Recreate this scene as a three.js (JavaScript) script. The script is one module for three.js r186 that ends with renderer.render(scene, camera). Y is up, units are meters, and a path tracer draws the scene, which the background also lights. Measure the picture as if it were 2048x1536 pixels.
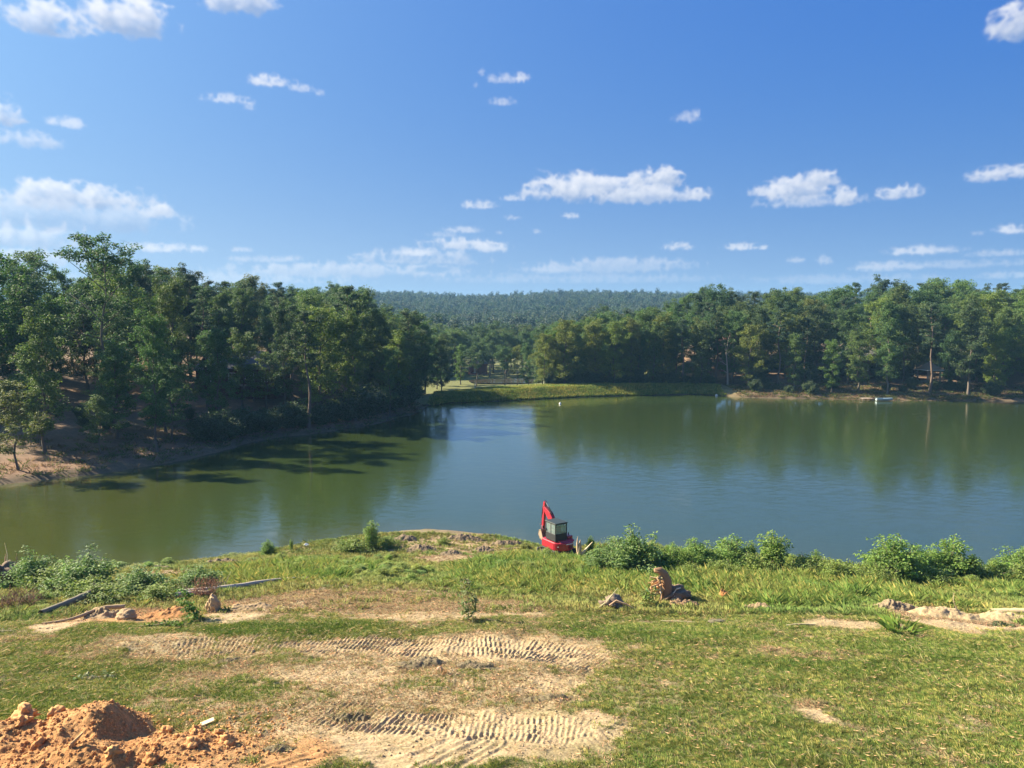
import * as THREE from 'three';
import { mergeGeometries, mergeVertices } from 'three/addons/utils/BufferGeometryUtils.js';
import { RoundedBoxGeometry } from 'three/addons/geometries/RoundedBoxGeometry.js';

// ---------- camera, sky, sun, exposure ----------
const scene = new THREE.Scene();
const camera = new THREE.PerspectiveCamera(53, 4 / 3, 0.1, 6000);
camera.position.set(0, 19.3, 0);
camera.rotation.set(THREE.MathUtils.degToRad(-5.3), 0, 0);
const renderer = new THREE.WebGLRenderer();
renderer.toneMapping = THREE.LinearToneMapping;
renderer.toneMappingExposure = 3.2;
renderer.shadowMap.enabled = true;
const SUN_AZ = -73, SUN_EL = 33;   // degrees: left of straight ahead, above the horizon
const rad = Math.PI / 180;
const sunDir = new THREE.Vector3(Math.sin(SUN_AZ * rad) * Math.cos(SUN_EL * rad), Math.sin(SUN_EL * rad), -Math.cos(SUN_AZ * rad) * Math.cos(SUN_EL * rad));
const sun = new THREE.DirectionalLight(new THREE.Color(1, 0.885, 0.66), 5);
sun.position.copy(sunDir).multiplyScalar(400).add(new THREE.Vector3(0, 0, -90));
sun.target.position.set(0, 0, -90);
sun.castShadow = true; sun.shadow.mapSize.set(4096, 4096);
Object.assign(sun.shadow.camera, { left: -160, right: 160, top: 160, bottom: -160, near: 1, far: 900 });
sun.shadow.camera.updateProjectionMatrix();
scene.add(sun, sun.target);
scene.fog = new THREE.FogExp2(new THREE.Color(0.3, 0.62, 1.0), 0.00019);

// ---------- seeded numbers and noise ----------
const RNG = (s) => () => { s |= 0; s = s + 0x6D2B79F5 | 0; let t = Math.imul(s ^ s >>> 15, 1 | s); t = t + Math.imul(t ^ t >>> 7, 61 | t) ^ t; return ((t ^ t >>> 14) >>> 0) / 4294967296; };
const PERM = new Float32Array(65536); { const r = RNG(77); for (let i = 0; i < 65536; i++) PERM[i] = r(); }
const lat = (x, y) => PERM[((x & 255) + ((y & 255) << 8)) & 65535];
function vnoise(x, y) {
  const xi = Math.floor(x), yi = Math.floor(y), fx = x - xi, fy = y - yi, u = fx * fx * fx * (fx * (fx * 6 - 15) + 10), v = fy * fy * fy * (fy * (fy * 6 - 15) + 10);
  const a = lat(xi, yi), b = lat(xi + 1, yi), c = lat(xi, yi + 1), d = lat(xi + 1, yi + 1);
  return (a + (b - a) * u + (c - a) * v + (a - b - c + d) * u * v) * 2 - 1;
}
function fbm(x, y, n = 4) { let s = 0, a = 0.5; for (let i = 0; i < n; i++) { s += a * vnoise(x, y); const t = x * 1.6 - y * 1.2; y = x * 1.2 + y * 1.6 + 17.3; x = t + 5.1; a *= 0.5; } return s; }
const clamp = (v, a = 0, b = 1) => v < a ? a : v > b ? b : v, lerp = (a, b, t) => a + (b - a) * t;
const sstep = (a, b, v) => { const t = clamp((v - a) / (b - a)); return t * t * (3 - 2 * t); };

// ---------- lie of the land, in metres: x to the right, d ahead of the viewer (d = -z), the lake's level is 0 ----------
const LAKE = [[-110, 52], [-60, 51], [-37, 53.7], [-27, 56.4], [-20.6, 59], [-16, 62.5], [-12, 65], [-7.6, 66.5], [-2, 65], [1.5, 62.5], [4, 61], [7, 61], [12, 60], [18, 57], [25, 54.5], [33, 53], [40, 52], [60, 50], [90, 46], [140, 44],
  [190, 60], [200, 100], [190, 150], [160, 163], [112, 167], [85, 168.5], [64.5, 172.5], [52, 175], [47, 179], [44, 181.5], [30, 179], [14.4, 174.8], [3, 169.6], [-13.4, 164], [-17.5, 158.6],
  [-18, 150], [-19.5, 144], [-24, 132], [-29, 125], [-36, 118], [-39, 113], [-41, 106], [-44, 98], [-50, 91], [-57, 85.5], [-68, 83], [-90, 84], [-115, 80], [-125, 65]];
function shore(x, d) {   // metres from the water's edge, negative in the water
  let best = 1e9, inside = false;
  for (let i = 0, j = LAKE.length - 1; i < LAKE.length; j = i++) {
    const [ax, ay] = LAKE[j], [bx, by] = LAKE[i], ex = bx - ax, ey = by - ay, t = clamp(((x - ax) * ex + (d - ay) * ey) / (ex * ex + ey * ey));
    const q = (x - ax - ex * t) ** 2 + (d - ay - ey * t) ** 2; if (q < best) best = q;
    if ((by > d) !== (ay > d) && x < (ax - bx) * (d - by) / (ay - by) + bx) inside = !inside;
  }
  return (inside ? -1 : 1) * Math.sqrt(best);
}
const PROFILE = [[-60, 13.5], [0, 11.4], [10, 9.9], [17, 8.8], [24, 7.9], [30, 7.0], [38, 5.35], [45, 3.8], [52, 2.1], [57, 0.95], [62, 0.55], [75, 0.5]];
function profile(d) { let i = 0; while (i < PROFILE.length - 2 && d > PROFILE[i + 1][0]) i++; const [a, p] = PROFILE[i], [b, q] = PROFILE[i + 1]; return lerp(p, q, clamp((d - a) / (b - a))); }
const smin = (a, b, k) => { const h = clamp(0.5 + 0.5 * (b - a) / k); return lerp(b, a, h) - k * h * (1 - h); };
function land(x, d) {
  const s = shore(x, d) + 0.8 * fbm(x * 0.25, d * 0.25, 2) * sstep(0, 40, d);
  if (s < 0) return Math.max(-2.5, s * 0.35);
  const wNear = 1 - sstep(66, 78, d);
  let near = 0, far = 0;
  if (wNear > 0) {
    const p = (profile(d - 1.6) + profile(d) + profile(d + 1.6)) / 3 - Math.max(0, -x - 8) * 0.012 - 0.03 * Math.max(0, -x - 16) * sstep(34, 44, d);
    near = smin(p + 0.25 * fbm(x * 0.12 + 3, d * 0.16, 3), 0.12 + 0.5 * Math.min(s, 1) + 0.24 * s, 0.5);
    near += sstep(2, 8, s) * 0.14 * fbm(x * 0.55 + 9, d * 0.55, 3);
  }
  if (wNear < 1) {
    const edge = -20 - 0.135 * Math.max(0, d - 160), wl = 1 - sstep(edge - 26, edge + 3, x), wr = sstep(47, 60, x + (d - 180) * 0.1);
    const left = Math.min(0.55, s * 0.5) + 0.135 * Math.min(s, 70) + 0.02 * Math.max(0, s - 70) + 0.8 * fbm(x * 0.05, d * 0.05, 3);
    const right = Math.min(0.5, s * 0.4) + 0.115 * Math.min(s, 60) + 0.01 * Math.max(0, s - 60) + 0.6 * fbm(x * 0.06 + 5, d * 0.06, 3);
    const low = -3.2 * (1 - sstep(0, 26, x - 0.03 * d)) + 0.5 * sstep(0, 26, x - 0.03 * d);
    const crest = 1.8 - 0.7 * sstep(-2, -14, x) + 0.12 * fbm(x * 0.2, 3.3, 2);
    const dam = s < 4.6 ? crest * sstep(-0.4, 4.6, s) : lerp(crest, low, sstep(9, 34, s));
    far = lerp(lerp(dam, left, wl), right, wr);
    const hills = 46 * sstep(430, 1350, d + 0.12 * x) * (0.84 + 0.2 * vnoise(x * 0.0022 + 1.7, d * 0.0009) + 0.07 * vnoise(x * 0.011 + 4, 2.2)) + 6 * fbm(x * 0.004, d * 0.004, 2) * sstep(350, 600, d);
    far = lerp(far, -3, sstep(300, 480, d)) + hills;
  }
  return lerp(far, near, wNear);
}
// the sky: clear summer air, brighter near the sun, with fair-weather cumulus; [azimuth, elevation, half width, half height, thickness], degrees
const CLOUDS = [[-30.5,17.27,3.01,1.31,0.90],[-25.7,18.16,2.66,1.80,1.00],[-18.7,19.95,2.17,1.25,0.90],[-32.4,11.80,0.93,1.11,0.90],[-31.8,10.39,1.88,0.76,0.60],[-29.3,11.70,1.10,0.48,0.70],[-16.9,15.42,1.70,0.55,0.95],[-14.8,15.17,0.86,0.35,0.50],[-13.6,14.96,0.36,0.28,0.40],[-19.7,14.10,1.68,0.45,0.70],[-18.3,13.75,0.42,0.35,0.40],[-30.2,7.10,6.08,1.25,1.00],[-24.5,6.61,1.22,0.76,0.95],[-32.2,4.48,4.70,1.38,0.55],[-30.0,5.83,7.06,1.38,0.50],[-24.0,4.24,2.71,0.45,0.75],[-19.2,4.32,0.91,0.28,0.40],[-15.9,3.77,1.00,0.31,0.45],[-17.9,3.66,2.48,0.31,0.35],[-11.8,2.88,9.47,0.76,0.50],[-6.4,3.82,4.81,0.90,0.45],[-0.5,16.24,1.19,0.48,0.60],[0.8,16.31,0.67,0.48,0.75],[-0.7,14.78,1.04,0.42,0.50],[-2.2,16.68,0.30,0.35,0.40],[-2.6,15.84,0.22,0.28,0.35],[12.5,13.38,1.02,0.52,0.50],[13.1,13.67,0.33,0.42,0.50],[3.9,9.00,2.78,1.31,1.00],[6.4,8.61,5.18,1.31,1.00],[10.3,9.32,1.90,1.04,1.00],[9.6,8.20,4.03,0.83,0.80],[13.5,8.19,0.94,0.69,0.95],[0.2,8.21,1.19,0.28,0.70],[-2.5,7.74,1.34,0.45,0.80],[-0.0,6.83,0.67,0.24,0.60],[4.2,6.95,0.74,0.31,0.70],[1.8,5.86,0.33,0.21,0.50],[-0.9,5.79,0.30,0.17,0.40],[-3.5,5.96,1.49,0.35,0.65],[-5.1,5.63,1.11,0.28,0.40],[-3.8,4.85,2.97,0.69,0.75],[-7.1,4.29,1.48,0.42,0.70],[-1.4,4.68,1.34,0.59,0.80],[7.5,3.27,6.27,0.76,0.40],[2.8,3.12,2.23,0.55,0.35],[19.8,8.16,2.44,1.14,1.00],[21.4,8.83,1.24,0.83,1.00],[18.0,8.25,1.59,0.55,0.90],[22.9,7.57,1.03,0.83,1.00],[20.5,7.46,3.82,0.62,0.60],[26.3,7.68,1.59,0.66,0.95],[31.6,8.39,1.42,0.69,0.95],[32.9,8.47,0.78,0.62,0.90],[32.5,5.07,1.12,0.42,0.85],[30.9,4.94,0.51,0.17,0.40],[12.0,4.65,1.24,0.42,0.75],[16.3,4.56,1.36,0.38,0.70],[17.9,4.49,0.32,0.24,0.60],[20.0,3.58,0.63,0.28,0.40],[21.8,3.47,0.59,0.45,0.40],[27.9,3.95,2.46,0.45,0.65],[31.8,3.64,1.89,0.31,0.40],[25.9,2.97,2.50,0.48,0.50],[30.2,3.01,3.85,0.42,0.30],[32.4,2.27,1.57,0.35,0.40],[23.5,2.19,6.81,0.48,0.25],[32.3,16.84,1.49,1.52,0.95],[-20.3,2.24,10.46,0.55,0.40],[4.6,2.38,11.12,0.52,0.25],[-31.8,3.27,3.47,0.76,0.50]];
{
  const r = RNG(5);   // the same kind of clouds all round
  for (let k = 0; k < 150; k++) {
    const az = 40 + r() * 280, el = 2 + 58 * r() * r(), w = (0.6 + 4 * r() * r()) * (el > 15 ? 1.6 : 1);
    CLOUDS.push([az > 180 ? az - 360 : az, el, w, w * (0.25 + 0.25 * r()) * (el < 6 ? 0.6 : 1), 0.35 + 0.6 * r()]);
    if (r() < 0.6) CLOUDS.push([(az > 180 ? az - 360 : az) + w * (r() - 0.5) * 1.6, el + 0.3 * w * (r() - 0.3), w * 0.5, w * 0.3, 0.6 + 0.4 * r()]);
  }
  for (let k = 0; k < 26; k++) { const az = r() * 360 - 180; CLOUDS.push([az, 22 + 40 * r(), 2 + 3 * r(), 1 + 1.2 * r(), 0.5 + 0.5 * r()]); }
  const W = 4096, H = 2048, data = new Float32Array(W * H * 4), E = 3.2, sd = sunDir;
  const cover = new Float32Array(W * H / 2), shade = new Float32Array(W * H / 2);
  // one puffy heap: solid inside, ragged at the rim, flat below
  const heap = (u, v, a, b, seed) => {
    const rr = u * u / (a * a) + (v > 0 ? v * v / (b * b) : v * v / (b * b * 0.3)), sc = 1.35 / clamp(b, 0.3, 1.5);
    let x = u * sc + seed, y = v * sc * 1.15 + seed * 1.7, amp = 0.55, puff = 0;
    for (let k = 0; k < 5; k++) { puff += amp * (0.8 - 2.1 * Math.abs(vnoise(x, y))); const t = x * 1.7 - y * 1.1; y = x * 1.1 + y * 1.7 + 3.7; x = t; amp *= 0.52; }
    return 1.05 - rr + 0.75 * puff + 0.35 * vnoise(u * sc * 0.5 - seed, v * sc * 0.4);
  };
  CLOUDS.forEach(([az, el, a, b, o], i) => {
    const seed = i * 13.7, ce = Math.cos(el * rad), reach = 1.75;
    const toSun = Math.sign(Math.sin((SUN_AZ - az) * rad)) * Math.min(1, Math.abs(SUN_AZ - az) / 30);
    for (let j = Math.max(0, Math.floor((el - b * reach) / 180 * H)); j <= Math.min(H / 2 - 1, (el + b * reach) / 180 * H); j++)
      for (let k = Math.floor((az - a * reach / ce) / 360 * W); k <= (az + a * reach / ce) / 360 * W; k++) {
        const u = ((k + 0.5) / W * 360 - az) * ce, v = (j + 0.5) / H * 180 - el;
        const q = heap(u, v, a, b, seed);
        if (q <= -0.08) continue;
        const alpha = Math.min(1, o * (el < 5.5 ? 1.4 : 1)) * sstep(-0.08, lerp(1.4, 0.75, sstep(0.3, 1.1, b)), q) * (0.88 + 0.12 * vnoise(u * 5 / b + seed, v * 5 / b));
        const away = heap(u + toSun * b * 0.32, v + b * 0.38, a, b, seed), thick = clamp(0.5 * clamp(away, 0, 1.4) + 0.5 * sstep(0.5, -0.45, v / b));
        const at = j * W + ((k + W / 2 + W) % W), was = cover[at];
        cover[at] = 1 - (1 - was) * (1 - alpha);
        shade[at] = lerp(shade[at], thick * sstep(0.3, 1.1, b), was > 0 ? alpha / Math.max(cover[at], 1e-4) : 1);
      }
  });
  for (let j = 0; j < H; j++) {
    const el = (j + 0.5) / H * 180 - 90, sy = Math.sin(el * rad), cy = Math.cos(el * rad);
    for (let k = 0; k < W; k++) {
      // column k looks to u = k / W; three.js: u = atan2(z, x) / 2 pi + 0.5
      const th = ((k + 0.5) / W - 0.5) * 2 * Math.PI, x = Math.cos(th) * cy, z = Math.sin(th) * cy, at = (j * W + k) * 4;
      if (el < 0) { data[at] = 0.3 / E; data[at + 1] = 0.42 / E; data[at + 2] = 0.55 / E; data[at + 3] = 1; continue; }
      const g = Math.acos(clamp(x * sd.x + sy * sd.y + z * sd.z, -1, 1)) / rad;
      const low = Math.exp(-el / 10.5), haze = Math.exp(-el / 7.5), high = sstep(12, 60, el), glow = Math.exp(-g / 26), pale = haze * Math.exp(-g / 45);   // paler towards the horizon and towards the sun
      let R = lerp(0.012, 0.012, high) + 0.22 * haze + 1.0 * glow + 0.75 * pale;
      let G = lerp(0.122, 0.1, high) + 0.29 * low + 1.55 * glow + 0.55 * pale;
      let B = lerp(0.6, 0.5, high) + 0.07 * low + 1.5 * glow + 0.3 * pale;
      let az = Math.atan2(x, -z) / rad, ka = Math.floor((az / 360 + 0.5) * W), at2 = (j - H / 2) * W + (ka % W + W) % W, c = cover[at2], s = shade[at2];
      if (c > 0) {
        const veil = Math.exp(-el / 5.5) * 0.55, lit = 1 + 0.55 * glow;   // far clouds near the horizon are seen through more air
        const cr = lerp(0.96, 0.36, s) * lit, cg = lerp(0.97, 0.47, s) * lit, cb = lerp(1.0, 0.68, s) * lit;
        c *= 0.94 * (1 - 0.25 * veil);
        R = lerp(R, lerp(cr, R + 0.24, veil), c); G = lerp(G, lerp(cg, G + 0.2, veil), c); B = lerp(B, lerp(cb, B + 0.13, veil), c);
      }
      data[at] = R / E; data[at + 1] = G / E; data[at + 2] = B / E; data[at + 3] = 1;
    }
  }
  const tex = new THREE.DataTexture(data, W, H, THREE.RGBAFormat, THREE.FloatType);
  tex.mapping = THREE.EquirectangularReflectionMapping; tex.magFilter = THREE.LinearFilter; tex.minFilter = THREE.LinearFilter; tex.needsUpdate = true;
  scene.background = tex; scene.environment = tex;
}
// ---------- helpers for things ----------
const used = {};
const numbered = (n) => { const k = used[n] = (used[n] ?? -1) + 1; return k ? n + '_' + String(k).padStart(3, '0') : n; };
function tag(o, label, category, group, kind) { if (label) o.userData.label = label; if (category) o.userData.category = category; if (group) o.userData.group = group; if (kind) o.userData.kind = kind; return o; }
function base(name, [x, y, z] = [0, 0, 0], turn = 0) { const o = new THREE.Group(); o.name = numbered(name); o.position.set(x, y, z); o.rotation.y = turn; scene.add(o); return o; }
function part(name, geometry, material, parent) { const m = new THREE.Mesh(geometry, material); m.name = name; m.castShadow = m.receiveShadow = true; parent.add(m); return m; }
function single(name, geometry, material) { const m = new THREE.Mesh(geometry, material); m.name = numbered(name); m.castShadow = m.receiveShadow = true; scene.add(m); return m; }
const lin = (r, g, b) => new THREE.Color().setRGB(r, g, b);
const std = (r, g, b, rough = 0.9, o = {}) => new THREE.MeshStandardMaterial({ color: lin(r, g, b), roughness: rough, ...o });
const leafy = (r, g, b, through = 0.4, o = {}) => new THREE.MeshPhysicalMaterial({ color: lin(r, g, b), roughness: 0.75, transmission: through, thickness: 0, side: THREE.DoubleSide, specularIntensity: 0.5, vertexColors: true, ...o });
function noiseTexture(n, fn, channels, srgb) {
  const a = new Uint8Array(n * n * 4);
  for (let j = 0; j < n; j++) for (let i = 0; i < n; i++) { const v = fn(i, j), k = (j * n + i) * 4; for (let c = 0; c < 3; c++) a[k + c] = clamp(Array.isArray(v) ? v[c] : v) * 255; a[k + 3] = 255; }
  const t = new THREE.DataTexture(a, n, n); t.wrapS = t.wrapT = THREE.RepeatWrapping; t.magFilter = THREE.LinearFilter; t.minFilter = THREE.LinearMipmapLinearFilter; if (srgb) t.colorSpace = THREE.SRGBColorSpace; t.needsUpdate = true; return t;
}
// noise that repeats without a seam every n cells
function tiled(x, y, n) { const w = (v) => ((v % n) + n) % n, xi = Math.floor(x), yi = Math.floor(y), fx = x - xi, fy = y - yi, u = fx * fx * (3 - 2 * fx), v = fy * fy * (3 - 2 * fy); const a = lat(w(xi), w(yi)), b = lat(w(xi + 1), w(yi)), c = lat(w(xi), w(yi + 1)), d = lat(w(xi + 1), w(yi + 1)); return a + (b - a) * u + (c - a) * v + (a - b - c + d) * u * v; }

// ---------- what lies on the near slope: patches [x, d, half width, half depth, strength] in metres ----------
const PATCH = {
  dirt: [[-3.2,21.4,6.8,4.6,0.45],[-1.0,25.6,5.4,2.1,0.75],[-9.5,26.4,4.5,1.4,0.5],[-1.5,18.6,4.6,2.0,0.66],[-6.5,33.5,6.5,4.2,0.5],[-5.19,22.98,1.91,1.31,0.9],[-0.41,25.53,4.21,1.9,1],[-5.76,26.39,2.9,1.28,0.7],[-12.58,26.93,2.03,1.45,0.6],[-0.83,19.07,4.01,1.33,1],[-4.88,19.16,1.61,1.47,0.75],[-2.83,17.7,1.62,0.95,0.9],[1.29,17.8,1,0.7,0.6],[-10.63,33.49,3.41,2.78,0.85],[-11.29,30.94,1.47,2.04,0.8],[-3.64,31.16,3.82,2.14,0.7],[0.35,32.38,1.76,2.38,0.7],[-17.84,29.39,1.2,1.17,0.8],[-4.42,53.48,3.21,4.02,1],[-4.89,59.29,5.92,4.72,0.8],[-16.29,57.71,2.31,1.73,0.6],[-21.58,47.27,3.8,2.83,0.9],[10.51,37.78,0.89,4,0.8],[18.93,32.19,3.72,3.43,1],[13.37,29.44,2.21,0.84,0.8],[4.85,33.51,2.73,1.89,0.55],[8.23,19.66,0.48,0.6,0.7],[11.88,19.28,0.94,0.6,0.5],[-5.9,18.66,0.79,0.6,0.7],[0.85,22.37,1.55,0.87,0.8],[7.14,29.85,2.44,0.68,0.4]],
  orange: [[-16.08,31.36,2.77,1.83,1],[-5.1,17.63,0.93,0.82,0.9],[-6.67,17.32,1.1,1.19,0.9],[-12.82,32.74,1.33,1.64,0.8],[-10.5,17.82,3.26,1.7,1]],
  thatch: [[-4.33,21.98,6.72,4.41,0.55],[-11.91,26.28,5.94,1.58,0.5],[-5.5,35.4,7.6,5.3,0.75],[0.28,26.42,5.82,4.1,0.4],[-12.61,25.12,2.59,0.84,0.8],[-2.36,24.26,2.01,0.92,1],[0.81,21.28,1.77,0.6,0.9],[-4.35,19.78,1.24,0.55,0.9],[-9.6,24.34,2.18,1.19,0.8],[8.56,20.49,0.64,0.38,1],[9.68,24.92,2.57,0.77,0.6],[12.92,24.67,1.7,0.61,0.6],[-17.78,27.41,1.31,0.58,0.8],[3.99,24.02,1.82,0.7,0.7],[7.55,26.33,1.99,0.76,0.4],[10.7,16.91,0.96,0.33,0.8],[-0.51,22.28,1.85,0.65,0.7],[-5.62,17.77,0.75,0.44,0.8],[2.1,29.52,2.42,0.94,0.3],[-18.79,38.8,6.8,7.88,0.7]],
  lush: [[-8.92,28.62,3.32,0.65,1],[-8.3,22.12,1.69,1.5,0.8],[5.13,27.63,4.16,1.86,0.8],[10.9,23.88,4.12,0.75,0.7],[14.43,25.93,3.56,1.32,0.7],[-1.45,17.08,1.57,0.44,0.8]],
  tall: [[-13.98,46.16,5.88,6.89,1],[1.12,46.78,4.7,10.52,1],[6.89,40.28,2.98,6.08,0.7],[12.5,41.04,4.7,9.72,1],[18.97,43.28,4.36,11.06,0.9],[28.88,49.36,5.94,9.84,1],[37.52,55.33,3.69,10.45,1],[-1.72,40.16,2.16,3.97,0.6]],
};
const TRACKS = {
  A: [[-13.68,25.89],[-9.8,26.75],[-5.42,26.5],[-2.16,25.89],[0.62,25.66],[2.89,24.31],[4.15,23.07]],
  B: [[-6.84,20.85],[-4.39,19.96],[-2.16,19.33],[-0.31,19.13],[1.62,18.85],[2.71,18.4]],
  C: [[-5.28,16.64],[-4.1,17.45],[-2.85,17.83],[-2.18,18.38],[-1.72,18.82]],
  D: [[-1.88,16.74],[-1.13,17.54],[-0.61,18.12]],
  E: [[2.86,24.09],[2.59,22.4],[1.55,21.62],[-0.06,21.98]],
  G: [[-5.65,19.61],[-4.65,20.53],[-3.76,21]],
};
function patch(kind, x, d) {
  let s = 0;
  const nx = x + 0.9 * fbm(x * 0.7 + 11, d * 0.7, 3), nd = d + 0.6 * fbm(x * 0.8 - 7, d * 0.8 + 3, 3);
  for (const [cx, cd, a, b, k] of PATCH[kind]) {
    const ux = (nx - cx) / a, ud = (nd - cd) / b; if (Math.abs(ux) > 1.5 || Math.abs(ud) > 1.5) continue;
    s = Math.max(s, k * (1 - sstep(0.55, 1.35, Math.hypot(ux, ud))));
  }
  return s;
}
function along(line, x, d) {   // [distance along, distance across, length] of the nearest point of a line
  let best = 1e9, out = [0, 99], run = 0;
  for (let i = 0; i + 1 < line.length; i++) {
    const [ax, ad] = line[i], [bx, bd] = line[i + 1], ex = bx - ax, ed = bd - ad, L = Math.hypot(ex, ed), t0 = ((x - ax) * ex + (d - ad) * ed) / (L * L), t = clamp(t0), qx = x - ax - ex * t, qd = d - ad - ed * t, q = qx * qx + qd * qd;
    if (q < best) { best = q; out = [run + t * L, Math.sqrt(q) * Math.sign(ex * qd - ed * qx || 1)]; }
    run += L;
  }
  out.push(run); return out;
}
const smoothLine = (pts) => { const c = new THREE.CatmullRomCurve3(pts.map(([x, d]) => new THREE.Vector3(x, 0, d))); return c.getPoints(40).map((p) => [p.x, p.z]); };
// crawler passes: [line, half width, lug pitch, lug height, sideways offset of the two runs]
const RUNS = [[smoothLine(TRACKS.A), 1.25, 0.16, 0.068, 0.9], [smoothLine(TRACKS.B), 0.95, 0.15, 0.064, 0.0], [smoothLine(TRACKS.E), 0.75, 0.17, 0.05, 0.0], [smoothLine(TRACKS.G), 0.6, 0.2, 0.06, 0.0], [smoothLine([[-10.6, 26.6], [-8.6, 24.2], [-7.2, 22.2], [-6.4, 20.6]]), 0.5, 0.19, 0.05, 0], [smoothLine([[3.2, 24.6], [4.4, 22.9], [4.2, 20.8], [2.9, 18.6], [0.8, 17.6]]), 0.55, 0.19, 0.055, 0], [smoothLine([[-7.5, 23.6], [-4.6, 22.6], [-1.6, 22.5], [1.4, 22.6]]), 0.5, 0.19, 0.035, 0]];
const SCRAPES = [smoothLine(TRACKS.C), smoothLine(TRACKS.D)];
function relief(x, d) {   // clods, crawler marks and scrapes of the worked ground
  if (d < 12 || d > 62 || Math.abs(x) > 45) return 0;
  let h = 0; const fade = (1 - sstep(55, 62, d));
  const bare = Math.max(patch('dirt', x, d), patch('orange', x, d), 0.8 * patch('thatch', x, d));
  h += fade * (0.02 + 0.03 * bare) * fbm(x * 2.3, d * 2.3, 3) + 0.012 * fade * (0.5 + 0.6 * bare) * fbm(x * 6.5, d * 6.5, 3);
  h += 0.11 * patch('thatch', x, d) * Math.max(0, fbm(x * 1.6 + 31, d * 2.2, 3) + 0.08);
  if (d < 30) {
    for (const [line, half, pitch, tall, off] of RUNS) {
      const [s, a, L] = along(line, x, d);
      if (Math.abs(a) > half * 1.25) continue;
      const w = (1 - sstep(half * 0.8, half * 1.05, Math.abs(a + 0.12 * vnoise(s * 2, 3)))) * sstep(0, 2.6, s) * sstep(0, 2.6, L - s) * clamp(0.85 + 0.75 * fbm(x * 0.9 + 3, d * 1.3, 2));
      const run = Math.floor((a + half) / 0.62), ph = s / pitch + run * 0.37 + 0.25 * vnoise(s * 1.1 + run * 9, a * 0.8), f = ph - Math.floor(ph);
      h += w * (tall * (sstep(0, 0.22, f) - sstep(0.34, 0.6, f)) - tall * 0.55) * (0.75 + 0.4 * vnoise(s * 3 + 7, a * 1.5 + run * 5));
      h += 0.03 * sstep(half * 0.9, half * 1.08, Math.abs(a)) * (1 - sstep(half * 1.08, half * 1.25, Math.abs(a))) * sstep(0, 1, s) * sstep(0, 1, L - s) * (0.6 + fbm(s * 2, run, 2));
    }
    for (const line of SCRAPES) {
      const [s, a, L] = along(line, x, d); if (Math.abs(a) > 0.7) continue;
      h += 0.03 * Math.sin(a * 26 + 0.8 * vnoise(s * 1.5, a)) * (1 - sstep(0.45, 0.7, Math.abs(a))) * clamp(0.6 + fbm(s, a * 4, 2));
    }
  }
  return h;
}
const groundY = (x, z) => land(x, -z) + relief(x, -z);

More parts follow.
